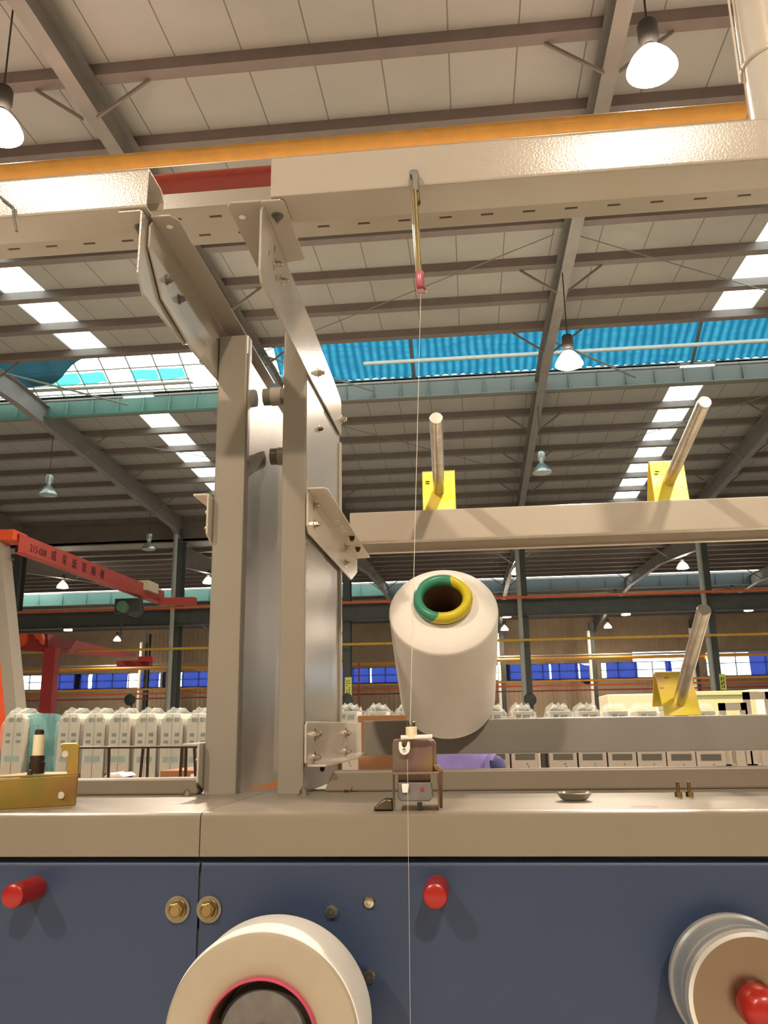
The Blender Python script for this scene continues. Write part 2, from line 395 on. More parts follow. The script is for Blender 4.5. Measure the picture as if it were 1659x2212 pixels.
# blue corrugated sheets right of the posts
seams = [XS, 0.02-.0, 8.05, 15.2, 24.0, XR]
names = ['between the tall posts and the bracket arm', 'behind the hanging lamp', 'at the right edge of the picture', 'beyond the right edge', 'outermost']
xs = [XS, -1.33, 6.35, 13.6, XR]
for i in range(4):
    mb = MB(); a, b = xs[i], xs[i+1]; n = int((b-a)/.06)
    pts = []
    for k in range(n+1):
        x = a+(b-a)*k/n; z = .02*math.sin(2*PI*x/.25)
        pts.append((x, z))
    rows = []
    for t in (0, .15, .3, .45, .6, .75, .9, 1.0):
        rows.append([mb.bm.verts.new(mon(x, t)+V(0, 0, z+.012*math.sin(x*3+t*9))) for x, z in pts])
    for r in range(len(rows)-1):
        for k in range(n): mb.bm.faces.new([rows[r][k], rows[r][k+1], rows[r+1][k+1], rows[r+1][k]])
    o = mb.build('roof_light_sheet', M['bluesheet'], smooth=1.0)
    tag(o, 'blue translucent corrugated roof light sheet ' + ['just right of the tall posts', 'in the middle, behind the hanging lamp', 'at the right edge of the picture', 'outermost on the right'][i], 'roof light', 'blue sheets over the ridge opening')
    if i: 
        o2 = MB().tube(mon(a, 0)-V(0, 0, .05), mon(a, 1)-V(0, 0, .05), .05, n=8).build('sheet_seam_bar', M['column'])
        tag(o2, ['', 'dark slanting bar across the blue sheets left of the lamp', 'dark slanting bar across the blue sheets near the right edge', 'dark slanting bar beyond the right edge'][i], 'bar')
# open grid frame left of the posts
fr = MB()
for k in range(40):
    x = XS - .35 - .78*k
    fr.tube(mon(x, 0), mon(x, 1), .028, n=6)
for t in (0.02, .46, .69, .86, .98):
    fr.tube(mon(XL+8, t), mon(XS, t), .024, n=6)
tag(fr.build('ridge_grid_frame', M['cyansheet'] if False else M['pipe_grey']), 'pale teal grid frame of the ridge opening against the bright sky', 'frame')
for k in range(12):
    x = XS - .35 - .78*k; 
    if k in (2, 5, 9): continue
    mb = MB(); rows = []
    for t in (.70, .74, .78, .83):
        rows.append([mb.bm.verts.new(mon(x-.78*u, t+random.uniform(-.012, .012)*(t > .8))+V(0, -.02, -.06+.015*math.sin(u*6+k))) for u in (0.02, .25, .5, .75, .98)])
    for r in range(3):
        for c in range(4): mb.bm.faces.new([rows[r][c], rows[r][c+1], rows[r+1][c+1], rows[r+1][c]])
    tag(mb.build('cyan_panel', M['cyansheet']), 'torn cyan plastic panel in the ridge grid, %s left of the posts' % ORD[k], 'panel', 'cyan panels in the ridge grid')
for k in range(3):
    tag(MB().tube((-12.25+7.2*k-(.0), 19.6, 9.3), (-12.25+7.2*k+2.6, 22.15, 9.2), .03, n=8).build('ridge_brace', M['curb']), 'diagonal round brace across the ridge opening, ' + ['left in the bright grid', 'middle behind the posts', 'right behind the lamp'][k], 'rod')
tag(MB().tube((XL+5, 21.6, 9.55), (XS+.5, 21.6, 9.55), .05, n=10).build('ridge_pipe', M['pipe_grey']), 'grey pipe running along the ridge opening below the grid', 'pipe')
tag(MB().tube((6.35-9, 21.4, 9.72), (XR, 21.4, 9.72), .055, n=10).build('ridge_pipe', M['pipe_grey']), 'grey pipe along the lower edge of the blue sheets', 'pipe')
# dark teal tarp hanging in the left end
mb = MB(); rows = []
for j in range(7):
    row = []
    for i in range(48):
        x = -17+10.5*i/47
        te = .5+.33/(1+math.exp((x+11.2)*4.5))+.012*math.sin(x*5)
        t_ = .40+(te-.40)*j/6
        row.append(mb.bm.verts.new(mon(x, t_)+V(0, -.12, -.12+.03*math.sin(x*6+j))))
    rows.append(row)
for j in range(6):
    for i in range(47): mb.bm.faces.new([rows[j][i], rows[j][i+1], rows[j+1][i+1], rows[j+1][i]])
tag(mb.build('tarpaulin', M['tarp'], smooth=1.0), 'dark teal tarpaulin sagging into the left end of the ridge opening', 'tarpaulin')
# far curb gutter of the ridge opening with its clips
def curb(Y, z0, z1, x0, x1, lab, m, rib=.78, w=.5):
    g = MB().box((x0, Y, z0), (x1, Y+.012, z1)).box((x0, Y-.16, z0-.02), (x1, Y+.012, z0)).build('ridge_gutter', m)
    tag(g, lab, 'gutter')
    k = 0; x = x0+.3
    while x < x1 and k < 95:
        if -16 < x < 14 or rib > 1: MB().prism([(x, Y-.001, z0), (x, Y-.14, z0), (x, Y-.03, z1), (x, Y-.001, z1)], (.025, 0, 0)).build('gutter_rib', m, g); k += 1
        x += rib
    return g
curb(22.385, 9.02, 9.50, XL, XS, 'gutter tinted with painted cyan light below the grid of the near ridge opening, left of the posts', M['curb_cyan_lit'])
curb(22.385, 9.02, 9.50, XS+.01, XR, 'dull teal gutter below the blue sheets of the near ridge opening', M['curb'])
struct(MB().box((XL, 22.40, 9.6), (XR, 22.46, 9.68)).build('trim_1', M['curb']))
struct(MB().box((XL, 19.42, 9.47), (XR, 19.5, 9.75)).build('trim_2', M['purlin']))
# monitor roof over the opening (near slope, out of sight from below the eave)
struct(MB().prism([(XL, 19.4, 9.75), (XL, 19.7, 10.95), (XL, 19.68, 10.97), (XL, 19.36, 9.75)], (XS-XL, 0, 0)).build('trim_3', M['curb']))
# second bay ridge opening
zt2 = zN2(50.4)
curb(51.38, zt2-.75, zt2-.06, XL, -5.0, 'gutter tinted with painted cyan light along the distant second ridge opening, left half', M['curb_cyan_lit'], 1.6)
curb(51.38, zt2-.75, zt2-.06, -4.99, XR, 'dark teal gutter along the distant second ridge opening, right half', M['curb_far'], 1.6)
for i, (a, b) in enumerate(((-26, -18), (-17.8, -12), (-11.6, -5.2), (-4.8, 1.9), (2.3, 9.2), (9.5, 23))):
    mm = M['cyansheet'] if i in (0, 1, 2) else M['bluesheet']
    tag(MB().prism([(a, 49.9, zt2+.9), (b, 49.9, zt2+.9), (b, 51.4, zt2+.1), (a, 51.4, zt2+.1)], (0, .01, .02)).build('distant_roof_light', mm), '%s roof light sheet in the distant second ridge, %s from the left' % ('cyan' if i < 3 else 'blue', ORD[i]), 'roof light', 'roof lights of the distant second ridge')

# ---- valley: columns, gutter beam, pipes
struct(MB().box((XL, 34.6, 7.9), (XR, 34.7, 9.1)).build('trim_4', M['purlin']))
CL = ['under the red crane jib', 'left behind the black wire rack', 'just right of the tall beige posts, with a yellow notice', 'right of the yarn package', 'on the right with a pale notice', 'beyond the right edge', 'outermost right']
def column(x, Y, ztop, label, group, w=.34):
    mb = MB(); mb.box((x-.01, Y-w/2, ZF), (x+.01, Y+w/2, ztop)).box((x-.15, Y-w/2-.015, ZF), (x+.15, Y-w/2, ztop)).box((x-.15, Y+w/2, ZF), (x+.15, Y+w/2+.015, ztop))
    return tag(mb.build('steel_column', M['column']), label, 'column', group)
for i, x in enumerate(GX):
    column(x, 34.5, 8.4, 'dark grey steel column of the middle row, ' + CL[i], 'middle row of columns', .5)
for i, (px, y0, y1, r) in enumerate(((367, 1332, 1534, .09), (1125, 1180, 1530, .09), (1525, 1172, 1500, .1))):
    p = at(px, (y0+y1)/2, 33.6)
    tag(MB().tube((p.x, 33.6, ZF), (p.x, 33.6, 8.0), r, n=12).build('downpipe', M['pipe_grey']), 'pale grey downpipe beside the dark column ' + ['on the left', 'right of the yarn package', 'on the right'][i], 'pipe')
def hpipe(y, px, Y, r, m, name, label, cat='pipe', x0=None, x1=None):
    p = at(px, y, Y)
    return tag(MB().tube((XL if x0 is None else x0, Y, p.z), (XR if x1 is None else x1, Y, p.z), r, n=10).build(name, m), label, cat)
hpipe(1285, 1300, 33.35, .05, M['pipe_orange'], 'gas_pipe', 'orange pipe running across the column tops of the middle row')
hpipe(1378, 1300, 33.35, .05, M['pipe_ochre'], 'gas_pipe', 'ochre pipe running across the middle row of columns, below the orange one')
hpipe(1421, 1300, 60, .12, M['pipe_yellow'], 'gas_pipe', 'thick yellow pipe just above the far windows')
hpipe(1414, 1300, 60.3, .07, M['pipe_grey'], 'gas_pipe', 'thin grey pipe above the thick yellow pipe')
hpipe(1469, 1300, 60, .07, M['pipe_yellow'], 'gas_pipe', 'thin yellow pipe just below the far windows')
hpipe(1479, 1300, 60, .06, M['pipe_orange'], 'gas_pipe', 'orange pipe low on the far wall, second below the windows')
hpipe(1490, 1300, 60, .05, M['crane_dark'], 'gas_pipe', 'dark red pipe low on the far wall, third below the windows')
# crane runway girder in the middle row
p = at(1300, 1325, 34.1); q = at(1300, 1292, 34.1)
tag(MB().box((XL, 34.05, p.z), (XR, 34.07, q.z)).box((XL, 33.9, p.z-.02), (XR, 34.2, p.z)).box((XL, 33.9, q.z), (XR, 34.2, q.z+.02)).build('runway_girder', M['column']), 'dark steel crane runway girder behind the orange pipe', 'beam')
# wall columns of the second row
for i, (px, lb) in enumerate(((283, 'behind the wire rack on the left'), (1090, 'thin, right of the yarn package'), (1297, 'left of the lower peg'), (1530, 'right of the lower peg'))):
    p = at(px, 1450, 59.5)
    column(p.x, 62.5, 7.2, 'thin dark wall column of the far wall, ' + lb, 'far wall columns')
    tag(MB().tube((p.x-.3, 61.9, ZF), (p.x-.3, 61.9, 6.5), .11, n=10).build('downpipe', M['paper']), 'whitish downpipe on the far wall, ' + lb, 'pipe')

# ---- far wall with windows
YW = 66.0
wz0, wz1 = 3.34, 4.55
mb = MB()
mb.box((XL, YW, ZF), (XR, YW+.15, wz0)).box((XL, YW, wz1), (12.0, YW+.15, 8.6)).box((12.0, YW, 5.25), (XR, YW+.15, 8.6))
xw = [(-38, -33.4), (-33.0, -31.9), (-30.4, -29.2), (-29.0, -19.9), (-19.3, -12.6), (-11.9, -.6), (-.2, 2.4), (2.6, 9.9), (10.1, 12.0)]
edges = [-38, -31.7, -31.2, -24.6, -24.1, -17.6, -17.2, -11.0, -10.5, -4.2, -3.7, 2.3, 2.8, 9.0, 9.6, 15.9, 17.3, 28]
prev = XL
for k in range(0, len(edges), 2):
    mb.box((prev, YW, wz0), (edges[k], YW+.15, wz1 if edges[k] < 12 else 5.25)); prev = edges[k+1]
mb.box((prev, YW, wz0), (XR, YW+.15, 5.25))
wl = mb.build('wall_far', M['siding']); struct(wl)
rb = MB()
for x in [XL+.35*k for k in range(int((XR-XL)/.35))]:
    rb.box((x, YW-.05, ZF), (x+.09, YW, wz0-.03)); rb.box((x, YW-.05, 5.3 if x > 12 else wz1+.05), (x+.09, YW, 7.6))
struct(rb.build('wall_far_ribs', M['siding'], wl))
for k in range(0, len(edges), 2):
    a, b = edges[k], edges[k+1]; zt = wz1 if a < 12 else 5.25
    f = MB(); f.box((a, YW-.02, wz0), (b, YW+.06, wz0+.06)).box((a, YW-.02, zt-.06), (b, YW+.06, zt)).box((a, YW-.02, (wz0+zt)/2-.03), (b, YW+.04, (wz0+zt)/2+.03))
    n = 5
    for i in range(n+1):
        x = a+(b-a)*i/n; f.box((x-.035, YW-.02, wz0), (x+.035, YW+.05, zt))
    w = struct(f.build('window_%d' % wn, M['window_frame'])); wn += 1
    struct(MB().box((a, YW+.02, wz0), (b, YW+.03, zt)).build('window_pane', M['pane'], w))
def curtain(x0, x1, z0, z1, lab, sag=0):
    mb = MB(); n = max(8, int((x1-x0)*5)); rows = []
    for j in range(5):
        r = []
        for i in range(n+1):
            u = i/n; x = x0+(x1-x0)*u
            zt = z1-sag*math.sin(u*PI)*.4; zb = z0-.06-.03*math.sin(u*7+x0)-sag*math.sin(u*PI)
            r.append(mb.bm.verts.new((x, YW-(.005 if j == 0 else .1)+(.04*math.sin(x*5+j*.7)+.03*math.sin(x*13))*(j > 0), zt+(zb-zt)*j/4)))
        rows.append(r)
    for j in range(4):
        for i in range(n): mb.bm.faces.new([rows[j][i], rows[j][i+1], rows[j+1][i+1], rows[j+1][i]])
    tag(mb.build('blue_curtain', M['curtain'], smooth=1.0), lab, 'curtain', 'blue curtains over the far windows')
def wx(px): return at(px, 1460, YW).x
for i, (a, b, s_) in enumerate(((126, 193, 0), (200, 277, 0), (302, 345, 0), (352, 358, 0), (394, 470, 0), (736, 800, 0), (803, 872, .15), (1094, 1136, .1), (1142, 1187, 0), (1191, 1250, .0), (1253, 1290, .5), (1310, 1378, 0), (1438, 1452, 0), (1622, 1700, 0))):
    curtain(wx(a), wx(b), wz0+.05, (wz1 if a < 1500 else 5.2), 'blue cloth curtain over the far windows, %s from the left' % ORD[i], s_)

# ---- high-bay lamps
def lamp(loc, label, lit=True, far=False, cord=1.0, group='high-bay lamps under the roof'):
    x, y, z = loc
    t = empty('high_bay_lamp', loc, label, 'lamp', group)
    body = MB().lathe([(0, .47), (.09, .46), (.11, .42), (.11, .25), (.085, .2), (.06, .17), (.06, .12)], loc, n=20).build('ballast_housing', M['lamp_black'] if lit else M['lamp_alu'], t, smooth=.6)
    shade = MB().lathe([(.05, .14), (.09, .12), (.15, .06), (.21, -.02), (.26, -.12), (.265, -.15), (.25, -.155)], loc, n=28)
    MB().lathe([(.252, -.150), (.24, -.162), (.12, -.17), (0, -.17)], loc, n=24).build('lens', (M['lamp_lens_far'] if far else M['lamp_lens']) if lit else M['lamp_alu'], t, smooth=.7)
    shade.build('lamp_shade', (M['lamp_far'] if far else M['lamp']) if lit else M['lamp_alu'], t, smooth=.7)
    gx = min(abs(x-q) for q in GX); rz = (zN(y) if y < 20.7 else zF(y)) if y < 34.6 else (zN2(y) if y < 50.4 else zF2(y))
    top = rz+.002 if gx > .11 else rz-.19-.40
    MB().tube(V(x, y, z+.45), V(x, y, top), .012, n=6).build('lamp_cord', M['lamp_black'], t)
    return t
LZ = 6.9
for loc, lab, lit in (((2.15, 7.82, 6.88), 'glowing high-bay lamp nearest the camera, right above the top beam', True),
                      ((-5.2, 7.9, 6.88), 'glowing high-bay lamp at the left edge of the picture', True),
                      ((2.07, 15.3, 6.83), 'lit high-bay lamp with dark ballast hanging before the blue sheets', True),
                      ((-5.12, 15.3, 6.95), 'lit high-bay lamp half hidden behind the left bracket arm', True),
                      ((2.12, 22.7, 6.9), 'unlit grey high-bay lamp above the mid beam, centre right', False),
                      ((-12.3, 23.0, 6.98), 'unlit high-bay lamp with teal sheen hanging at the left', False),
                      ((-12.3, 31.0, 6.98), 'unlit small high-bay lamp hanging left above the red jib', False),
                      ((2.15, -7.4, 6.9), 'lit high-bay lamp behind the camera on the right', True),
                      ((-5.05, -7.4, 6.9), 'lit high-bay lamp behind the camera on the left', True),
                      ((9.35, 7.8, 6.9), 'lit high-bay lamp beyond the right edge of the picture', True)):
    lamp(loc, lab, lit)
for px, py, Y, lab in ((1475, 1226, 38.5, 'lit lamp of the second bay left of the right downpipe'), (135, 1268, 38.5, 'lit lamp of the second bay below the red jib text'), (450, 1258, 38.5, 'lit lamp beside the left edge of the tall left post'),
                       (1117, 1238, 38.5, 'lit lamp below the mid beam, just right of the yarn package'), (1095, 1332, 52, 'upper of two distant lamps right of the yarn package'), (1352, 1327, 52, 'upper distant lamp left of the lower peg'), (1617, 1318, 52, 'distant lamp at the right edge'), (147, 1361, 52, 'distant lamp above the left window row'),
                       (1090, 1360, 60, 'lower of two distant lamps right of the yarn package'), (1313, 1355, 60, 'lower distant lamp left of the lower peg'), (253, 1383, 60, 'distant lamp further right above the left windows')):
    p = at(px, py, Y); lamp((p.x, Y, p.z+.12), lab, True, True, 1.0 if Y < 40 else .6)

# ---- big pipe and red girder above the machine
tag(MB().tube((-6, 6, 4.71), (2.33, 6, 4.71), .065, n=20).build('overhead_pipe', M['pipe_yellow'], smooth=.6), 'thick yellow overhead pipe crossing above the top beam', 'pipe')
tag(MB().tube((2.33, 6, 4.71), (4.5, 6, 4.71), .055, n=20).build('overhead_pipe', M['rafter'], smooth=.6), 'brown end section of the overhead pipe at the right edge', 'pipe')
tag(MB().box((-9, 8.0, 5.72), (6, 8.02, 6.0)).box((-9, 7.92, 5.70), (6, 8.1, 5.72)).box((-9, 7.92, 6.0), (6, 8.1, 6.02)).build('overhead_girder', M['girder_red']), 'dark red overhead girder seen in the gap between the top beams', 'beam')

# ---- red jib crane on the left
jc = empty('jib_crane', (-11.45, 20.4, ZF), 'red and white jib crane at the left with number 215-008 on its girder', 'crane')
p0 = V(-11.6, 20.6, 4.98); 
def legx(z): return -12.07+.2005*(4.93-z)
for (o0, o1, m_, nm) in ((-.30, 0, M['beige_post'], 'leg_face'), (-.50, -.301, M['crane_orange'], 'leg_side')):
    MB().prism([V(legx(4.9)+o0, 20.3, 4.9), V(legx(4.9)+o1, 20.3, 4.9), V(legx(ZF)+o1, 20.3, ZF), V(legx(ZF)+o0, 20.3, ZF)], (0, .5, 0)).build(nm, m_, jc)
MB().box((-12.6, 20.2, 4.86), (-11.66, 20.9, 5.12)).build('leg_cap', M['crane_orange'], jc)
g = MB()
zt, zb = 5.14, 4.52
g.prism([(-11.6, 20.4, zt-.12), (-11.6, 31, zt), (-11.6, 31, zb+.12), (-11.6, 20.4, zb)], (.02, 0, 0))
g.prism([(-11.68, 20.4, zb), (-11.68, 31, zb+.1), (-11.68, 31, zb+.13), (-11.68, 20.4, zb+.03)], (.3, 0, 0))
g.prism([(-11.68, 20.4, zt-.12), (-11.68, 31, zt), (-11.68, 31, zt+.03), (-11.68, 20.4, zt-.09)], (.1, 0, 0))
gird = g.build('jib_girder', M['crane_red'], jc)
MB().box((-11.5, 30.2, 4.55), (-10.15, 30.6, 4.8)).build('end_carriage', M['crane_red'], jc)
MB().box((-11.8, 28.9, 4.9), (-11.4, 29.9, 5.25)).build('junction_box', M['cab_cream'], jc)
h = MB(); h.tube((-11.9, 28.4, 4.25), (-11.9, 29.2, 4.25), .28, n=14).box((-12.3, 28.2, 4.0), (-11.4, 28.5, 4.5)).tube((-12.05, 28.3, 4.1), (-12.05, 28.3, 3.2), .03, n=6)
h.build('hoist', M['dark'], jc); MB().lathe([(0, -.02), (.2, 0), (.2, .3), (0, .32)], (-11.95, 28.0, 4.2), (0, 1, 0), n=14).build('hoist_motor', M['green_motor'], jc)
def text(body, name, loc, size, m, parent=None, axis='x', ext=.002):
    cu = bpy.data.curves.new(name, 'FONT'); cu.body = body; cu.size = size; cu.extrude = ext; cu.align_x = 'LEFT'
    o = bpy.data.objects.new(name, cu); COL.objects.link(o)
    # axis 'y': written along +Y on a face looking to +X ; 'x': along +X on a face looking to -Y
    dg = bpy.context.evaluated_depsgraph_get(); me = bpy.data.meshes.new_from_object(o.evaluated_get(dg))
    bpy.data.objects.remove(o); o = bpy.data.objects.new(name, me); COL.objects.link(o); me.materials.clear(); me.materials.append(m)
    Mx = (Matrix.Rotation(PI/2, 4, 'Z') if axis == 'y' else Matrix.Identity(4)) @ Matrix.Rotation(PI/2, 4, 'X')
    me.transform(Matrix.Translation(Vector(loc)) @ Mx)
    if parent is not None:
        o.parent = parent; o.matrix_parent_inverse = Matrix.Translation(-Vector(parent.location))
    return o
text('215-008', 'number', (-11.575, 20.95, 4.70), .27, M['ink'], jc, 'y')
for k, ch in enumerate('威束紙管輸機'):
    text(ch, 'lettering', (-11.575, 22.1+.64*k, 4.71+.006*k), .32, M['ink'], jc, 'y')
# second red frame further away
rf = empty('jib_crane', (-15.2, 30, ZF), 'dark red jib crane further back at the left, before the windows', 'crane')
pc = at(102, 1500, 30)
MB().box((pc.x-.22, 29.9, ZF), (pc.x+.22, 30.3, 3.05)).build('mast', M['crane_dark'], rf)
a = at(62, 1385, 30); MB().prism([at(43, 1368, 29.8), at(58, 1368, 29.8), at(56, 1388, 29.8), at(48, 1396, 29.8), at(40, 1395, 29.8)], (0, .2, 0)).build('bright_plate', M['crane_orange'], rf)  # brighter orange-red plates on the jib head
MB().prism([at(72, 1369, 29.8), at(90, 1369, 29.8), at(92, 1378, 29.8), at(91, 1392, 29.8), at(86, 1389, 29.8), at(84, 1381, 29.8), at(78, 1380, 29.8)], (0, .2, 0)).build('bright_plate', M['crane_orange'], rf)
MB().prism([at(56, 1370, 29.9), at(75, 1370, 29.9), at(92, 1390, 29.9), at(92, 1408, 29.9), at(42, 1404, 29.9), at(46, 1396, 29.9)], (0, .25, 0)).build('head_plate', M['crane_dark'], rf)
q0, q1, q2, q3 = at(92, 1370, 30.1), at(92, 1410, 30.1), at(285, 1420, 42), at(285, 1413, 42)
MB().prism([q0, q1, q2, q3], (.2, 0, 0)).build('jib_girder', M['crane_dark'], rf)
h = MB(); c = at(290, 1433, 40)
h.box((c.x-.8, 39.8, c.z-.15), (c.x+.8, 40.3, c.z+.12)).box((c.x+.3, 39.7, c.z+.05), (c.x+1.0, 40.2, c.z+.3))
tag(h.build('crane_hoist', M['crane_dark']), 'small dark red hoist hanging before the left windows', 'hoist')

# ================================================================== MIDDLE DISTANCE
# ---- row of plastic wrapped machine units
def make_unit(kind):
    t = empty('machine_unit', (0, 0, 0), '', 'machine unit')
    w = .092
    if kind == 'left':
        b = MB(); b.box((-w, 0, -1.2), (w, .35, .075))
        b.prism([(-w, 0, .075), (w, 0, .075), (w*.55, .02, .125), (-w*.55, .02, .125)], (0, .3, 0)).build('casing', M['unit'], t, bevel=.006)
        for dx in (-.045, .045):
            for dz, s in ((-.045, .016), (-.1, .014)): MB().box((dx-.018, -.004, dz-s/1.2), (dx+.018, .004, dz+s/1.2)).build('socket', M['unit_dark'], t)
        MB().box((-.062, -.004, -.26), (.062, .004, -.215)).build('label_strip', M['unit_label'], t)
        MB().box((-.05, -.003, .055), (-.01, .003, .09)).box((.02, -.003, .055), (.06, .003, .09)).build('slot', M['unit_dark'], t)
        MB().box((-.0015, -.002, -1.2), (.0015, .002, .12)).build('seam', M['unit_dark'], t)
    else:
        b = MB(); b.box((-w, 0, -1.2), (w, .35, .06)); b.box((-w*.7, .02, .06), (w*.7, .3, .095)).build('casing', M['unit'], t, bevel=.004)
        MB().box((-.065, -.004, -.225), (.065, .004, -.185)).build('sight_window', M['unit_dark'], t)
        MB().box((-.045, -.004, .045), (-.012, .004, .075)).box((.0, -.004, .04), (.045, .004, .07)).build('slot', M['unit_dark'], t)
        MB().lathe([(0, 0), (.004, 0), (.004, .003)], (.012, -.001, -.25), (0, -1, 0), n=8).lathe([(0, 0), (.004, 0), (.004, .003)], (.02, -.001, -.268), (0, -1, 0), n=8).build('screw', M['unit_dark'], t)
    # rumpled bag over the top
    mb = MB(); n, m = 14, 9; rows = []
    rnd = random.Random(3 if kind == 'left' else 5)
    for j in range(m):
        v = j/(m-1); r = []
        for i in range(n):
            u = i/(n-1)*2-1
            z = (.155-.09*abs(u)**2.2) if kind == 'left' else (.135-.075*abs(u)**2.5)
            x = u*(w+.003); y = -.018
            if v < .55:
                k = v/.55; zz = z-(1-k)*(.42 if kind == 'left' else .12)-.0; y = -.014; 
            else:
                k = (v-.55)/.45; zz = z+.01*math.sin(k*PI); y = -.014+.36*k
            r.append(mb.bm.verts.new((x+rnd.uniform(-.004, .004), y+rnd.uniform(-.022, .008), zz+rnd.uniform(-.022, .022)*(v > .3))))
        rows.append(r)
    for j in range(m-1):
        for i in range(n-1): mb.bm.faces.new([rows[j][i], rows[j][i+1], rows[j+1][i+1], rows[j+1][i]])
    mb.build('plastic_bag', M['plastic'], t)
    return t
UL = make_unit('left'); first = True
def px2x(px, Y): return at(px, 1600, Y).x
for k, px in enumerate((28, 147, 202, 257, 314, 370, 426)):
    p = (px2x(px, 6.85), 6.85, at(px, 1575, 6.85).z)
    o = UL if first else copy_tree(UL); o.location = p; first = False
    tag(o, 'plastic wrapped beige machine unit in the left row, %s from the left' % ORD[k], 'machine unit', 'wrapped machine units in the left row')
URt = make_unit('right'); first = True
for k in range(13):
    px = 1532-63.6*k-(18 if k >= 6 else 0); p = (px2x(px, 6.0), 6.0, at(px, 1567, 6.0).z)
    o = URt if first else copy_tree(URt); o.location = p; first = False
    tag(o, 'plastic wrapped beige machine unit behind the lower beam, %s from the right end' % ORD[k], 'machine unit', 'wrapped machine units behind the lower beam')
# wide teal plastic cover between left units
mb = MB(); rows = []; xa, xb = px2x(57, 6.9), px2x(122, 6.9)
for j in range(10):
    r = []
    for i in range(12):
        u = i/11; z = at(90, 1541, 6.9).z-.02*(abs(u*2-1)**3)-j*.085
        r.append(mb.bm.verts.new((xa-.03+(xb-xa+.06)*u, 6.93+random.uniform(-.015, .015), z)))
    rows.append(r)
for j in range(9):
    for i in range(11): mb.bm.faces.new([rows[j][i], rows[j][i+1], rows[j+1][i+1], rows[j+1][i]])
tag(mb.build('plastic_cover', M['plastic_teal']), 'teal tinted plastic cover hanging between the two left machine units', 'plastic sheet')
tag(MB().box((xa-.02, 7.1, at(200, 1575, 6.85).z-1.2), (xb+.02, 7.4, .07)).build('covered_cabinet', M['unit_label']), 'grey blue cabinet behind the teal plastic cover', 'cabinet')
# frames carrying the rows
tag(MB().box((-4.6, 7.0, ZF), (-1.6, 7.25, at(200, 1575, 6.85).z-1.205)).build('row_plinth', M['dark']), 'dark plinth under the left row of machine units', 'plinth')
tag(MB().box((-1.4, 6.1, ZF), (2.2, 6.4, at(1532, 1567, 6.0).z-1.215)).build('row_plinth', M['dark']), 'dark plinth under the row of machine units behind the lower beam', 'plinth')
# bare frames right of the row
def fr_unit(px, lab, zt):
    x = px2x(px, 6.1); f = MB()
    f.box((x-.09, 6.1, -.9), (x-.05, 6.13, zt)).box((x+.05, 6.1, -.9), (x+.09, 6.13, zt)).box((x-.09, 6.1, zt-.05), (x+.09, 6.13, zt)).box((x-.09, 6.1, -.16), (x+.09, 6.13, -.1)).box((x-.02, 6.09, -.3), (x+.04, 6.2, -.18)).box((x-.09, 6.1, -.3), (x+.09, 6.13, -.27))
    tag(f.build('bare_unit_frame', M['unit']), lab, 'frame', 'bare unit frames at the right')
fr_unit(1592, 'bare white slotted unit frame right of the wrapped units', .13); fr_unit(1648, 'taller bare white unit frame at the right edge', .2)
tag(MB().box((px2x(1172, 6), 6.15, -1.2), (px2x(1182, 6), 6.3, .0)).build('gap_post', M['castgrey']), 'dark grey post in the gap between two wrapped units', 'post')

# person behind the lower beam
pr = empty('person', (-.22, 5.3, ZF), 'person in a lilac shirt with navy sleeve standing behind the lower beam', 'person')
def skin(name, verts, edges_, radii, m, parent, root=0):
    me = bpy.data.meshes.new(name); me.from_pydata(verts, edges_, []); o = bpy.data.objects.new(name, me); COL.objects.link(o)
    md = o.modifiers.new('skin', 'SKIN'); md.use_smooth_shade = True
    for i, r in enumerate(radii): me.skin_vertices[0].data[i].radius = (r, r) if not isinstance(r, tuple) else r
    me.skin_vertices[0].data[root].use_root = True
    s = o.modifiers.new('sub', 'SUBSURF'); s.levels = 1; s.render_levels = 2
    dg = bpy.context.evaluated_depsgraph_get(); m2 = bpy.data.meshes.new_from_object(o.evaluated_get(dg)); bpy.data.objects.remove(o)
    o = bpy.data.objects.new(name, m2); COL.objects.link(o); m2.materials.clear(); m2.materials.append(m)
    o.parent = parent; return o
zz = 1.0
bv = [(0,0,.88),(0,0,1.1),(0,.0,1.28),(0,.0,1.38),(0,-.01,1.46),(0,-.02,1.53),(0,-.02,1.58),
      (.17,0,1.33),(.2,-.08,1.08),(.12,-.28,1.0),(.08,-.34,1.0),(-.17,0,1.33),(-.2,-.08,1.08),(-.12,-.28,1.0),(-.08,-.34,1.0),
      (.09,0,.85),(.1,-.02,.48),(.1,.02,.09),(.1,-.12,.04),(-.09,0,.85),(-.1,-.02,.48),(-.1,.02,.09),(-.1,-.12,.04)]
be = [(0,1),(1,2),(2,3),(3,4),(4,5),(5,6),(2,7),(7,8),(8,9),(9,10),(2,11),(11,12),(12,13),(13,14),(0,15),(15,16),(16,17),(17,18),(0,19),(19,20),(20,21),(21,22)]
brd = [(.14,.1),(.12,.09),(.13,.09),.05,(.055,.07),(.075,.09),(.06,.08),.055,.04,.032,.03,.055,.04,.032,.03,.085,.055,.04,.035,.085,.055,.04,.035]
skin('body', bv, be, brd, M['skin'], pr)
skin('shirt', [(0,0,.86),(0,0,1.1),(0,0,1.28),(0,0,1.35),(.175,0,1.335),(.21,-.07,1.1),(-.175,0,1.335),(-.21,-.07,1.1)], [(0,1),(1,2),(2,3),(2,4),(4,5),(2,6),(6,7)], [(.17,.12),(.15,.11),(.155,.11),.07,.075,.06,.075,.06], M['shirt'], pr)
skin('sleeve', [(.19,.0,1.33),(.23,-.05,1.15),(.2,-.2,1.02)], [(0,1),(1,2)], [.078,.07,.06], M['navy'], pr)
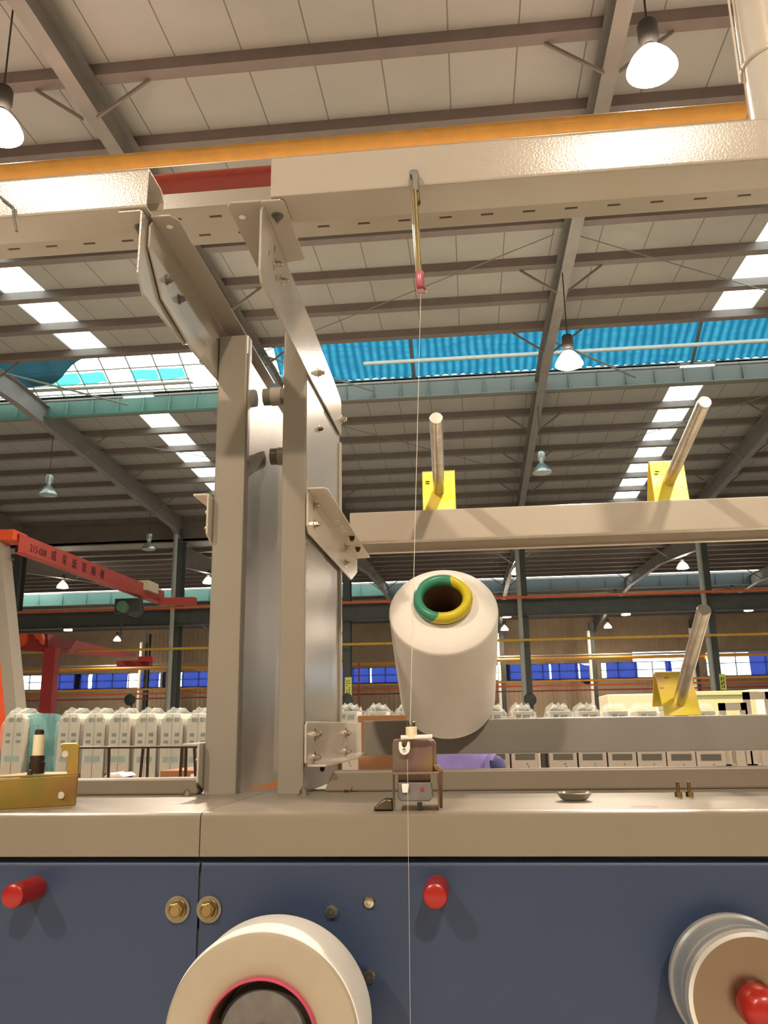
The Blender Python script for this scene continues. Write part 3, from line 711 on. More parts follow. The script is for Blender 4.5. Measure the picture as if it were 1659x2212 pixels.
skin('trousers', [(0,0,.86),(.09,0,.8),(.1,-.02,.48),(.1,.02,.1),(-.09,0,.8),(-.1,-.02,.48),(-.1,.02,.1)], [(0,1),(1,2),(2,3),(0,4),(4,5),(5,6)], [(.16,.12),.1,.075,.07,.1,.075,.07], M['trouser'], pr)
MB().lathe([(0, .1), (.06, .085), (.088, .04), (.09, -.01), (.08, -.05)], (-.22, 5.3, 0), n=16).build('hair', M['hair'], pr, smooth=1)
bpy.data.objects['hair'].matrix_parent_inverse = Matrix.Translation((.22, -5.29, 1.55))

pr.location = (-.125, 5.3, ZF); pr.scale = (1.08, 1.08, 1.08)

# cardboard box at the left end of the lower beam
bx = MB().box((-.33, 2.45, -.5), (-.19, 2.75, .035)).build('cardboard_box', M['cardboard'], bevel=.003)
tag(bx, 'brown cardboard box behind the left end of the lower beam', 'box')
tag(MB().box((-.4, 2.4, ZF), (-.1, 2.85, -.5)).build('box_stand', M['castgrey']), 'grey stand carrying the brown cardboard box', 'stand')
# cabinets behind the units
c0, c1 = at(1312, 1500, 14), at(1425, 1545, 14)
tag(MB().box((c0.x, 14, ZF), (c1.x, 15, c0.z)).build('control_cabinet', M['cab_cream'], bevel=.02), 'cream control cabinet behind the wrapped units, left of the lower peg', 'cabinet')
c0, c1 = at(1478, 1494, 13), at(1636, 1545, 13)
cb = MB().box((c0.x, 13, ZF), (c1.x, 14, c0.z-.06)).box((c0.x-.05, 12.95, c0.z-.06), (c1.x+.05, 14.05, c0.z)).build('control_cabinet', M['cab_green'], bevel=.01)
tag(cb, 'pale green cabinet with a flat lid at the right, behind the wrapped units', 'cabinet')
p = at(1645, 1505, 16); tag(MB().box((p.x-.18, 16, ZF), (p.x+.35, 16.6, p.z+.13)).build('white_crate', M['paper']), 'white crate at the right edge beyond the green cabinet', 'crate')
# floor fans / dark things at column feet
for i, (px, lb) in enumerate(((750, 'right of the tall posts'), (1145, 'right of the yarn package'), (283, 'left behind the wire rack'))):
    c = at(px, 1512, 33); t = empty('floor_fan', (c.x, 33, ZF), 'dark pedestal fan at the foot of the column ' + lb, 'fan', 'pedestal fans by the columns')
    MB().lathe([(0, 0), (.14, 0), (.22, .05), (.24, .12), (.2, .2), (0, .24)], (c.x, 33, c.z), (0, -1, .1), n=18).build('fan_cage', M['dark'], t)
    MB().tube((c.x, 33.1, ZF+.04), (c.x, 33.1, c.z), .035, n=8).build('stand', M['dark'], t)
    MB().lathe([(0, 0), (.28, 0), (.28, .04), (0, .05)], (c.x, 33.1, ZF), n=18).build('foot', M['dark'], t)
# notices on the columns
for (x0, y0, x1, y1, lb, sl) in ((745, 1463, 760, 1520, 'yellow notice on the column right of the tall posts', 'y'), (1553, 1456, 1570, 1490, 'pale yellow notice on the right column', 'y')):
    a, b = at(x0, y0, 34.2), at(x1, y1, 34.2)
    s_ = MB().box((a.x, 34.2, b.z), (b.x, 34.22, a.z)).build('notice', M['sign']); tag(s_, lb, 'notice')
    for k in range(2):
        mb = MB(); xx = a.x+(b.x-a.x)*(.3+.35*k)
        for j in range(9):
            if (j+k) % 4 != 3: z = a.z-.12-(a.z-b.z-.2)*j/9; mb.box((xx-.025, 34.195, z-.05), (xx+.025, 34.2, z))
        mb.build('writing', M['sign_ink'], s_)
# vertical red conduit beside the fan
p = at(776, 1500, 50); tag(MB().tube((p.x, 50, ZF), (p.x, 50, at(776, 1432, 50).z), .05, n=8).build('conduit', M['crane_dark']), 'thin dark red conduit before the windows right of the tall posts', 'pipe')
p = at(1527, 1421, 59.9); tag(MB().box((p.x-.12, 59.8, p.z-.1), (p.x+.12, 59.9, p.z+.12)).build('signal_light', M['indicator']), 'small red and orange signal light on the yellow pipe at the right', 'light')
# black wire rack on the left
wr = empty('wire_rack', (-.95, 2.3, -.3), 'black wire rack standing behind the deck at the left', 'rack')
YR = 2.3
def wpt(x, y, Y=YR): return at(x, y, Y)
mb = MB(); mb.tube(wpt(170, 1615), wpt(440, 1613), .0035, n=8).build('top_rail', M['wire'], wr)
for a, b, dy in (((236, 1617), (232, 1690), 0), ((320, 1616), (316, 1690), 0), ((309, 1617), (298, 1690), .0), ((393, 1614), (386, 1690), .15), ((402, 1613), (400, 1690), 0), ((420, 1613), (424, 1690), 0)):
    MB().tube(wpt(a[0], a[1], YR+dy), wpt(b[0], b[1]+40, YR+dy), .0042, n=8).build('upright', M['wire'], wr)
MB().box((-1.3, 2.25, -.34), (-.75, 2.7, -.3)).build('base_shelf', M['cardboard'], wr)
tag(MB().box((-1.0, 2.72, -.4), (-.6, 3.0, at(250, 1672, 2.55).z)).build('cardboard_box', M['cardboard']), 'flat open brown cardboard box behind the wire rack', 'box')
mb = MB(); c = at(245, 1672, 2.5)
mb.prism([c+V(-.03, 0, -.008), c+V(-.012, 0, .003), c+V(.0, 0, -.002), c+V(.015, 0, .002), c+V(.03, 0, -.008)], (0, .1, 0))
tag(mb.build('paper_scrap', M['paper']), 'crumpled white paper scrap lying on the cardboard behind the wire rack', 'paper')
c = at(435, 1678, 2.3); tag(MB().box((c.x-.03, 2.3, c.z-.3), (c.x+.03, 2.4, c.z+.006)).build('paper_stack', M['paper']), 'small white paper stack beside the foot of the left post', 'paper')

# ================================================================== THE MACHINE
ZD = -.0865
# body and blue panels
tag(MB().box((-1.6, .972, ZF), (1.3, 1.42, -.15)).build('machine_housing', M['castgrey']), 'grey machine body behind the blue front panels', 'machine')
XJ = -.3015
def blue(x0, x1, lab):
    o = MB().sheet([(x0, .966, -1.0), (x0, .955, -1.0), (x0, .955, -.144), (x0, .957, -.139), (x0, .962, -.1355), (x0, .971, -.135)], (x1-x0, 0, 0), -.002).build('front_panel', M['blue'], smooth=.5)
    return tag(o, lab, 'panel', 'blue front panels')
pl = blue(-1.6, XJ-.0012, 'blue painted front panel left of the vertical joint')
prr = blue(XJ+.0012, 1.3, 'blue painted front panel right of the vertical joint')
# deck with rounded apron
def deck(x0, x1, lab):
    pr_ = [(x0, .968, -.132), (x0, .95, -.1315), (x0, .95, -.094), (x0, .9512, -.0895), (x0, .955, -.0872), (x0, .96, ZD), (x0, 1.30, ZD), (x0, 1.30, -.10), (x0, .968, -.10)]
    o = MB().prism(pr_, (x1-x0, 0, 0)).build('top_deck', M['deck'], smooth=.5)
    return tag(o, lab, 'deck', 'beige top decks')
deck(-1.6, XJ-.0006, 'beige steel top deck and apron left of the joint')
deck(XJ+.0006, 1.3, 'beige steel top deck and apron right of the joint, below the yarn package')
# rear upstands
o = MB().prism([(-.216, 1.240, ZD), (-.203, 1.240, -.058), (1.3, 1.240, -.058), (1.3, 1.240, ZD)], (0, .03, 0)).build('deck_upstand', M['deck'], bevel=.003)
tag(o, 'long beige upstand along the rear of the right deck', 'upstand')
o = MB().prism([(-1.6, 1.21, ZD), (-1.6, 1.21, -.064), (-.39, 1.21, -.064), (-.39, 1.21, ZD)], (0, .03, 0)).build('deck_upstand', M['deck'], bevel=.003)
tag(o, 'beige upstand along the rear of the left deck behind the zinc bracket', 'upstand')

def bolt(name, c, d, m=None, r=.0055, washer=.009, stud=.006, parent=None, lab=None, hex_h=.005, hole=False, cat='bolt', group=None):
    c = Vector(c); d = Vector(d).normalized(); m = m or M['zincbolt']
    mb = MB(); q = d.to_track_quat('Z', 'Y')
    mb.lathe([(0, 0), (washer, 0), (washer, .0012), (r, .0014)], c, d, 20)
    pts = [c+d*.0014+q@V(r*math.cos(PI/3*i+.3), r*math.sin(PI/3*i+.3), 0) for i in range(6)]
    mb.prism(pts, d*hex_h)
    if stud: mb.lathe([(r*.6, 0), (r*.6, stud-.001), (r*.45, stud), (0, stud)], c+d*(.0014+hex_h), d, 12)
    o = mb.build(name, m, parent, smooth=.5)
    if lab: tag(o, lab, cat, group)
    return o

# ---- upright post assembly: two channel posts
def post_left():
    t = empty('upright_post', (-.36, 1.22, ZD), 'left of the two tall beige channel posts', 'post', 'tall beige posts')
    x0, x1 = -.3855, -.3365
    # front flange wrapping round
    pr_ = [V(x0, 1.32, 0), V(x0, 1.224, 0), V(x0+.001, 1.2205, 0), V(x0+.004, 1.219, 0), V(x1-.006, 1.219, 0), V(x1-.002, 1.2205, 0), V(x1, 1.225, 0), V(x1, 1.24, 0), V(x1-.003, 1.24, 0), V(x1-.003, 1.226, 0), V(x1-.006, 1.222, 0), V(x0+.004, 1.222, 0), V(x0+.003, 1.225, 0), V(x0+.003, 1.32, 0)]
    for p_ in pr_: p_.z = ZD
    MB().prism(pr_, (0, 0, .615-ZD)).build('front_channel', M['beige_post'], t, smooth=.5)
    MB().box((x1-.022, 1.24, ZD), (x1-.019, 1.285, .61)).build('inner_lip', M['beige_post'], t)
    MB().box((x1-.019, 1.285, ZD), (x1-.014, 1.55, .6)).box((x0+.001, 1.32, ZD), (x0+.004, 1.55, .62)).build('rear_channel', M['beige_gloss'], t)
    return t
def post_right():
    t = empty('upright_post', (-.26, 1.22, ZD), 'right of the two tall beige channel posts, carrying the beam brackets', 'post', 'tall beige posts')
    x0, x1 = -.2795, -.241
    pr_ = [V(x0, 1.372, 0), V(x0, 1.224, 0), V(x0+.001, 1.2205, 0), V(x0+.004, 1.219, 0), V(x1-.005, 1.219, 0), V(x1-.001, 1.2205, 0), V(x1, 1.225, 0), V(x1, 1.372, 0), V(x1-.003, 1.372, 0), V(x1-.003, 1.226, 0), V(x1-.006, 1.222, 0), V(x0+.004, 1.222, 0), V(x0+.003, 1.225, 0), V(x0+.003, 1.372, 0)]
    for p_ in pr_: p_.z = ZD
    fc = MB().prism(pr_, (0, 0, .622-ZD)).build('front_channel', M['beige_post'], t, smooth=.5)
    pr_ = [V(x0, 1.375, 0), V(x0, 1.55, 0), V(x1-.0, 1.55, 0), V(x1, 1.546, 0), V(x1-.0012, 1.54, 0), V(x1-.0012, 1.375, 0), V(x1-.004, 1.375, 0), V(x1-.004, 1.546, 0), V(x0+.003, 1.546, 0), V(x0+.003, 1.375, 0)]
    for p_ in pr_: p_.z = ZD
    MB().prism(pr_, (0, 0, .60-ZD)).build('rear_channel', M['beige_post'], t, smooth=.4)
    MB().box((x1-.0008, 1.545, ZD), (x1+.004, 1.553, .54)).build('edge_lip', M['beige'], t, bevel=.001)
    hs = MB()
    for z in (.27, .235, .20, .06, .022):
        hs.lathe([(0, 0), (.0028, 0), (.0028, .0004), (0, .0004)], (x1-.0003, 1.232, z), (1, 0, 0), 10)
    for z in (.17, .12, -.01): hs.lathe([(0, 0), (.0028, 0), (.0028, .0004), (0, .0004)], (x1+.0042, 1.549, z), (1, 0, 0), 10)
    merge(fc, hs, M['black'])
    bolt('rear_stud', (x1-.001, 1.33, .49), (1, 0, 0), M['darksteel'], .004, .007, .002, t)
    return t
post_left(); post_right()
# tie tubes between the posts
for z, Y, lb in ((.565, 1.36, 'upper'), (.475, 1.42, 'lower')):
    t = MB(); t.lathe([(.0, 0), (.015, 0), (.015, .058), (.0, .058)], (-.345, Y, z), (1, 0, 0), 24)
    o = t.build('tie_tube', M['beige_post'], smooth=.6); tag(o, '%s round tie tube between the two tall posts' % lb, 'tube', 'tie tubes between the posts')
    MB().lathe([(.0155, 0), (.0165, .001), (.0165, .018), (.0155, .019)], (-.332, Y, z), (1, 0, 0), 24).build('collar', M['beige'], o, smooth=.6)

# ---- arms on the post tops
ZA = .638
def arm_right():
    t = empty('bracket_arm', (-.241, 1.2, ZA), 'right beige bracket arm holding the right top beam', 'bracket', 'bracket arms on the posts')
    xw_ = -.2405
    web = [V(xw_, .912, ZA), V(xw_, .912, .53), V(xw_, 1.555, .552), V(xw_, 1.555, .625), V(xw_, 1.53, ZA)]
    web = [V(xw_, .915, ZA), V(xw_, .907, ZA-.012), V(xw_, .905, .543), V(xw_, .915, .530), V(xw_, 1.25, .541), V(xw_, 1.553, .556), V(xw_, 1.5535, .624), V(xw_, 1.54, .630), V(xw_, 1.3, ZA)]
    MB().prism(web, (.003, 0, 0)).build('web_plate', M['beige_dimmed'], t, bevel=.0012)
    MB().prism([V(-.2405, .906, ZA), V(-.277, .906, ZA), V(-.283, .912, ZA), V(-.283, 1.23, ZA), V(-.2405, 1.23, ZA)], (0, 0, .003)).build('top_flange', M['beige_dimmed'], t, bevel=.001)
    MB().prism([V(-.238, .906, ZA-.001), V(-.215, .906, ZA-.001), V(-.2105, .912, ZA-.001), V(-.2105, 1.045, ZA-.001), V(-.238, 1.05, ZA-.001)], (0, 0, .003)).build('mounting_tab', M['beige_dimmed'], t, bevel=.001)
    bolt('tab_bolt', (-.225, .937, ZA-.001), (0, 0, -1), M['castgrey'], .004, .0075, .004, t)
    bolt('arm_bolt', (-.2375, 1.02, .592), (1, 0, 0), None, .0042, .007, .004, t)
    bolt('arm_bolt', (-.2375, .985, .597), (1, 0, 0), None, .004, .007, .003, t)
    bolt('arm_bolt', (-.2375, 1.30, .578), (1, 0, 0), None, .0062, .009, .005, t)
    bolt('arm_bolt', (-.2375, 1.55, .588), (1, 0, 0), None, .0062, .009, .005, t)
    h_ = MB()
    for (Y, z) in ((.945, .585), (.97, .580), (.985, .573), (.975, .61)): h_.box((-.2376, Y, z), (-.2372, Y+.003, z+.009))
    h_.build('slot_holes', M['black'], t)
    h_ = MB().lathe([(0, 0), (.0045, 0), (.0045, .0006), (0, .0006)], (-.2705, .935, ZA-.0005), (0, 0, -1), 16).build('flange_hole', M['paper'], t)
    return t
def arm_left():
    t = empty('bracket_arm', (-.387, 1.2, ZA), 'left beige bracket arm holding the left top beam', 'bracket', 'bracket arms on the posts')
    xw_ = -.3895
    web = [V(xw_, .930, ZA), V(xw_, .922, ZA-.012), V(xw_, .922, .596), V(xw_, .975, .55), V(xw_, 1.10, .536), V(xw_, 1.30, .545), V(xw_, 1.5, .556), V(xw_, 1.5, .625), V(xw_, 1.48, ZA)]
    MB().prism(web, (.003, 0, 0)).build('web_plate', M['beige_dimmed'], t, bevel=.0012)
    MB().prism([V(-.3875, .922, ZA), V(-.362, .922, ZA), V(-.354, .935, ZA), V(-.3535, 1.475, ZA), V(-.3875, 1.48, ZA)], (0, 0, .003)).build('top_flange', M['beige_dimmed'], t, bevel=.001)
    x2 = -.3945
    MB().prism([V(x2, .905, ZA), V(x2, .905, .55), V(x2, .925, .53), V(x2, 1.08, .535), V(x2, 1.12, .56), V(x2, 1.12, ZA)], (.003, 0, 0)).build('outer_plate', M['beige_dimmed'], t, bevel=.001)
    MB().prism([V(-.424, .906, ZA-.001), V(x2, .906, ZA-.001), V(x2, 1.05, ZA-.001), V(-.424, 1.045, ZA-.001)], (0, 0, .003)).build('mounting_tab', M['beige_dimmed'], t, bevel=.001)
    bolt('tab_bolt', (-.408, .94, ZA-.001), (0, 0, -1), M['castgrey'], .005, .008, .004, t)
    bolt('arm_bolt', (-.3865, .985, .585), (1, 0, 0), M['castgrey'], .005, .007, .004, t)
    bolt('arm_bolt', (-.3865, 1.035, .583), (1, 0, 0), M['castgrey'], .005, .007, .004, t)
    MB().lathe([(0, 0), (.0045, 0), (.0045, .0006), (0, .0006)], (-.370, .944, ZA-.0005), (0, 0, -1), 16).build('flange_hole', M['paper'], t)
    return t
arm_right(); arm_left()

# ---- beams: channel sections
def channel(x0, x1, Y, z0, z1, dep, t, lipb, name, lab, m, group, lipt=.012):
    r = .004
    pr_ = [(x0, Y+dep, z0+lipb), (x0, Y+dep, z0+.0), (x0, Y+r, z0), (x0, Y+.001, z0+.001), (x0, Y, z0+r), (x0, Y, z1-r), (x0, Y+.001, z1-.001), (x0, Y+r, z1), (x0, Y+dep-.012, z1), (x0, Y+dep-.004, z1-.004), (x0, Y+dep, z1-.012), (x0, Y+dep, z1-lipt-.012)]
    inner = [(x0, Y+dep-t, z1-lipt-.012), (x0, Y+dep-t, z1-.013), (x0, Y+dep-.013, z1-t), (x0, Y+r, z1-t), (x0, Y+t, z1-r), (x0, Y+t, z0+r), (x0, Y+r, z0+t), (x0, Y+dep-t, z0+t), (x0, Y+dep-t, z0+lipb)]
    o = MB().prism(pr_+inner, (x1-x0, 0, 0)).build(name, m, smooth=.5)
    return tag(o, lab, 'beam', group)
channel(-.2265, 1.3, .904, .6415, .698, .058, .002, .003, 'top_beam', 'right beige top beam with a lamp reflected in its face', M['beige_dimmed'], 'beige top beams')
channel(-1.6, -.3865, .904, .6415, .698, .058, .002, .003, 'top_beam', 'left beige top beam ending above the left bracket arm', M['beige_dimmed'], 'beige top beams')
# rear slotted tray
tr = MB(); a = at(450, 445, 1.5); zt_, zb_ = 1.09, 1.058
tr.box((-2.2, 1.5, zb_), (1.8, 1.503, zt_)).box((-2.2, 1.5, zb_-.003), (1.8, 1.64, zb_)).box((-2.2, 1.637, zb_), (1.8, 1.64, zt_))
tro = tag(tr.build('slotted_tray', M['beige_post']), 'long beige slotted cable tray behind the top beams', 'tray')
sl = MB()
for k in range(44):
    x = -2.1+.088*k
    sl.box((x, 1.535, zb_-.0036), (x+.026, 1.541, zb_-.003)); sl.box((x+.044, 1.60, zb_-.0036), (x+.07, 1.606, zb_-.003))
merge(tro, sl, M['wire'])
tag(MB().tube((-1.9, 1.57, ZD), (-1.9, 1.57, zb_), .02).build('tray_support', M['beige_post']), 'round support of the slotted tray beyond the left edge', 'post')

def open_channel(x0, x1, Y, z0, z1, dep, lab, m):       # front face, bottom front lip, open underside, rear lip
    t = .002; lf, lr = .022, .014
    pr_ = [(x0, Y+lf, z0), (x0, Y+.004, z0), (x0, Y+.001, z0+.001), (x0, Y, z0+.004), (x0, Y, z1-.003), (x0, Y+.001, z1-.001), (x0, Y+.003, z1), (x0, Y+dep, z1), (x0, Y+dep, z0), (x0, Y+dep-lr, z0),
           (x0, Y+dep-lr, z0+t), (x0, Y+dep-t, z0+t), (x0, Y+dep-t, z1-t), (x0, Y+t, z1-t), (x0, Y+t, z0+t), (x0, Y+lf, z0+t)]
    return tag(MB().prism(pr_, (x1-x0, 0, 0)).build('peg_beam', m, smooth=.5), lab, 'beam', 'peg beams')
open_channel(-.2285, 1.3, 1.60, .352, .4115, .125, 'upper beige peg beam carrying two bare pegs', M['beige'])
open_channel(-.2045, 1.3, 1.60, -.0485, .0135, .125, 'lower beige peg beam behind the yarn package', M['beige_gloss'])

# ---- brackets carrying the peg beams
def bracket_up():
    t = empty('beam_bracket', (-.24, 1.21, .345), 'angled beige bracket between the right post and the upper peg beam', 'bracket', 'peg beam brackets')
    x = -.2368; z = .3475
    MB().prism([V(x, 1.2, z-.008), V(x, 1.2, .292), V(x, 1.212, .282), V(x, 1.66, .288), V(x, 1.745, .318), V(x, 1.745, z), V(x, 1.21, z)], (.003, 0, 0)).build('web_plate', M['beige'], t, bevel=.001)
    MB().prism([V(x, 1.2, z), V(x+.026, 1.2, z), V(x+.031, 1.208, z), V(x+.031, 1.74, z), V(x, 1.745, z)], (0, 0, .003)).build('top_flange', M['beige'], t, bevel=.001)
    for Y, zz_ in ((1.245, .334), (1.25, .305), (1.57, .336), (1.57, .305)): bolt('bracket_bolt', (x+.003, Y, zz_), (1, 0, 0), None, .0048, .008, .004, t)
    h_ = MB()
    for Y in (1.40, 1.44, 1.48): h_.lathe([(0, 0), (.004, 0), (.004, .0004), (0, .0004)], (x+.016, Y, z-.0002), (0, 0, -1), 12)
    h_.build('flange_holes', M['paper'], t)
    bolt('flange_bolt', (x+.022, 1.53, z), (0, 0, -1), M['darksteel'], .005, .006, .003, t); bolt('flange_bolt', (x+.02, 1.63, z), (0, 0, -1), M['darksteel'], .005, .006, .003, t)
def bracket_low():
    t = empty('beam_bracket', (-.24, 1.21, -.05), 'beige bracket between the right post and the lower peg beam', 'bracket', 'peg beam brackets')
    x = -.2368; z = -.0515
    MB().prism([V(x, 1.2, .006), V(x, 1.212, .0105), V(x, 1.79, .0115), V(x, 1.79, z), V(x, 1.212, z), V(x, 1.2, z+.006)], (.003, 0, 0)).build('web_plate', M['beige'], t, bevel=.001)
    MB().prism([V(x, 1.212, z), V(x+.028, 1.215, z), V(x+.031, 1.25, z), V(x+.031, 1.75, z), V(x, 1.79, z)], (0, 0, .003)).build('bottom_flange', M['beige'], t, bevel=.001)
    for Y in (1.262, 1.57):
        for zz_ in (-.008, -.040): bolt('bracket_bolt', (x+.003, Y, zz_), (1, 0, 0), None, .0055, .0095, .004, t)
    bolt('flange_bolt', (x+.015, 1.26, z-.0), (0, 0, -1), M['darksteel'], .004, .006, .002, t)
bracket_up(); bracket_low()
# small brackets on the left post's outer side
for z, hh, lb in ((.345, .06, 'upper'), (-.02, .05, 'lower')):
    t = empty('beam_bracket', (-.388, 1.2, z), '%s beige bracket stub on the outer side of the left post' % lb, 'bracket', 'peg beam brackets')
    MB().prism([V(-.3893, 1.2, z+.003), V(-.3893, 1.2, z-hh), V(-.3893, 1.23, z-hh-.012), V(-.3893, 1.7, z-hh), V(-.3893, 1.7, z+.003)], (.003, 0, 0)).build('web_plate', M['beige'], t, bevel=.001)
    MB().prism([V(-.3893, 1.2, z), V(-.411, 1.2, z), V(-.411, 1.7, z), V(-.3893, 1.7, z)], (0, 0, .003)).build('flange', M['beige'], t, bevel=.001)
    bolt('bracket_bolt', (-.3895, 1.225, z-.02), (-1, 0, 0), None, .0045, .006, .003, t); bolt('bracket_bolt', (-.3895, 1.225, z-.045), (-1, 0, 0), None, .0045, .006, .003, t)

# ---- pegs in folded zinc brackets
def peg(x, zt, elev, lab, w=.033, L=.293, base_up=.05, m=None, xt=0, foot=1.635):
    t = empty('package_peg', (x, foot, zt), lab, 'peg', 'package pegs')
    m = m or M['zinc_bright']
    e = elev; H = .092
    # tent: front plate leaning back by e, rounded fold, rear plate
    f0 = V(0, foot, zt+.001); f1 = f0+V(0, math.sin(e)*H, math.cos(e)*H); k = V(0, .010, -.002)
    prof = [f0+V(0, -.0, 0), f1, f1+V(0, .005, .003), f1+V(0, .012, .002), f1+V(0, .018, -.006), V(0, f1.y+.055, zt+.02)]
    P = [V(x-w, p_.y, p_.z) for p_ in prof]
    MB().sheet(P, (2*w, 0, 0), -.003).build('folded_bracket', m, t, bevel=.0008, smooth=.5)
    c = f0+(f1-f0)*base_up/H; c.x = x
    d = V(xt, -math.cos(e), math.sin(e)).normalized()
    MB().lathe([(0, 0), (.0115, 0), (.0115, L-.002), (.0105, L), (.0, L)], c, d, 28).build('peg_rod', M['steel'], t, smooth=.5)
    tp = c+d*L
    MB().lathe([(0, .0003), (.0095, .0003), (.0095, .0006), (0, .0006)], tp, d, 28).build('rod_end', M['chrome'], t, smooth=.5)
    MB().box((x-.026, foot+.004, zt+.068), (x-.018, foot+.008, zt+.0695)).build('mark', M['wire'], t)
    return c, d
peg(-.0535, .4115, math.radians(9), 'bare steel peg on a yellow zinc bracket, left on the upper peg beam', xt=.03)
peg(.398, .4115, math.radians(10), 'bare steel peg on a yellow zinc bracket, right on the upper peg beam')
peg(.378, .0135, math.radians(31), 'bare steel peg on a bright yellow bracket on the lower peg beam', L=.27, base_up=.03)
c, d = peg(-.0475, .0135, math.radians(31), 'steel peg on the lower peg beam carrying the yarn package', L=.24, base_up=.03)

# ---- yarn package on the lower left peg
ax = V(0, -math.cos(math.radians(31)), math.sin(math.radians(31)))
far = V(-.0485, 1.632, .042); near = V(-.0445, 1.400, .187); ax = (near-far).normalized(); LP = (near-far).length
pk = empty('yarn_package', far, 'white cylindrical yarn package with green and yellow tube end', 'yarn package')
def parr(o, c0, dd):
    # re-base a lathe made in local space onto an axis
    q = dd.to_track_quat('Z', 'Y'); o.matrix_world = Matrix.Translation(c0) @ q.to_matrix().to_4x4(); return o
def local_part(prof, name, m, parent, c0, dd, n=64, smooth=.5):
    o = MB().lathe(prof, n=n).build(name, m, None, smooth=smooth)
    o.parent = parent; q = dd.to_track_quat('Z', 'Y'); o.matrix_basis = Matrix.Translation(Vector(c0)-Vector(parent.location)) @ q.to_matrix().to_4x4(); return o
R_ = .0905
local_part([(.03, .006), (.05, 0), (R_*.90, .012), (R_*.955, .02), (R_*.965, .03), (R_*.985, LP*.5), (R_, LP-.006), (R_*.995, LP-.002), (R_*.985, LP)], 'yarn_body', M['yarn_side'], pk, far, ax, 96, .8)
local_part([(R_*.988, LP-.001), (R_*.97, LP+.002), (R_*.75, LP+.009), (.046, LP+.017), (.043, LP+.0175), (.042, LP+.01)], 'yarn_shoulder', M['yarn'], pk, far, ax, 96, .8)
# tube ring, split green / yellow around the circle
def ring(a0, a1, name, m):
    mb = MB(); Rr, rr = .0405, .0085; rows = []; n = 40
    for i in range(n+1):
        a = a0+(a1-a0)*i/n; row = []
        for j in range(16):
            b = 2*PI*j/16; tw = .0
            aa = a+.18*math.sin(b)
            row.append(mb.bm.verts.new(((Rr+rr*math.cos(b))*math.cos(aa), (Rr+rr*math.cos(b))*math.sin(aa), LP+.029+rr*1.3*math.sin(b))))
        rows.append(row)
    for i in range(n):
        for j in range(16): mb.bm.faces.new([rows[i][j], rows[i][(j+1)%16], rows[i+1][(j+1)%16], rows[i+1][j]])
    mb.bm.faces.new(rows[0]); mb.bm.faces.new(rows[-1][::-1])
    o = mb.build(name, m, None, smooth=.8); o.parent = pk; q = ax.to_track_quat('Z', 'Y'); o.matrix_basis = q.to_matrix().to_4x4(); return o
RINGA = math.radians(250)
ring(RINGA, RINGA+math.radians(170), 'tube_end', M['yellow_ring'])['label'] = 'yellow plastic tube end half'
ring(RINGA+math.radians(170), RINGA+2*PI, 'tube_end', M['green_ring'])['label'] = 'green plastic tube end half'
local_part([(.0345, LP+.027), (.033, LP+.02), (.032, .012), (.0, .012)], 'tube_bore', M['tube_dark'], pk, far, ax, 48)
local_part([(.045, LP+.012), (.0445, LP+.027)], 'tube_wall', M['tube_dark'], pk, far, ax, 48)

# ---- winding package bottom left (turning on the blue panel)
Yf = .835
cf = at(563, 2249, Yf); rf_ = 222*(Yf*.969+cf.z*.247)/1828*1.015
wpk = empty('wound_package', (cf.x, .95, cf.z), 'large white wound package before the blue panel, seen end on', 'yarn package')
local_part([(rf_*.972, .002), (rf_*.985, .003), (rf_, .010), (rf_*1.0, .045), (rf_*1.005, .062), (rf_*.97, .068), (.03, .070)], 'yarn_body', M['yarn_side'], wpk, (cf.x, Yf, cf.z), V(0.02, 1, 0.01), 96, .6)
local_part([(.0505, .004), (.055, .0008), (rf_*.75, -.0025), (rf_*.95, -.0015), (rf_*.975, .001)], 'yarn_face', M['acetate'], wpk, (cf.x, Yf-.0008, cf.z), V(0, 1, 0), 96, .6)
local_part([(.0515, .004), (.0515, -.002), (.0505, -.0038), (.0493, -.002), (.0493, .004)], 'tube_rim', M['pink_ring'], wpk, (cf.x, Yf-.001, cf.z), V(0, 1, 0), 96, .6)
local_part([(.0493, -.002), (.048, .012), (.045, .03), (.045, .04)], 'tube_bore', M['tube_dark'], wpk, (cf.x, Yf, cf.z), V(0, 1, 0), 64, .6)
local_part([(.044, .02), (.041, .014), (.039, .006), (.018, .004), (.0, .004)], 'centring_plate', M['castgrey'], wpk, (cf.x, Yf, cf.z), V(0, 1, 0), 64, .6)
local_part([(.013, .006), (.013, -.006), (.011, -.009), (.0, -.009)], 'hub_boss', M['red'], wpk, (cf.x, Yf, cf.z), V(0, 1, 0), 32, .6)['label'] = 'dark red hub boss'
MB().tube((cf.x, Yf+.05, cf.z), (cf.x, .956, cf.z), .02, n=24).build('spindle', M['steel'], wpk)

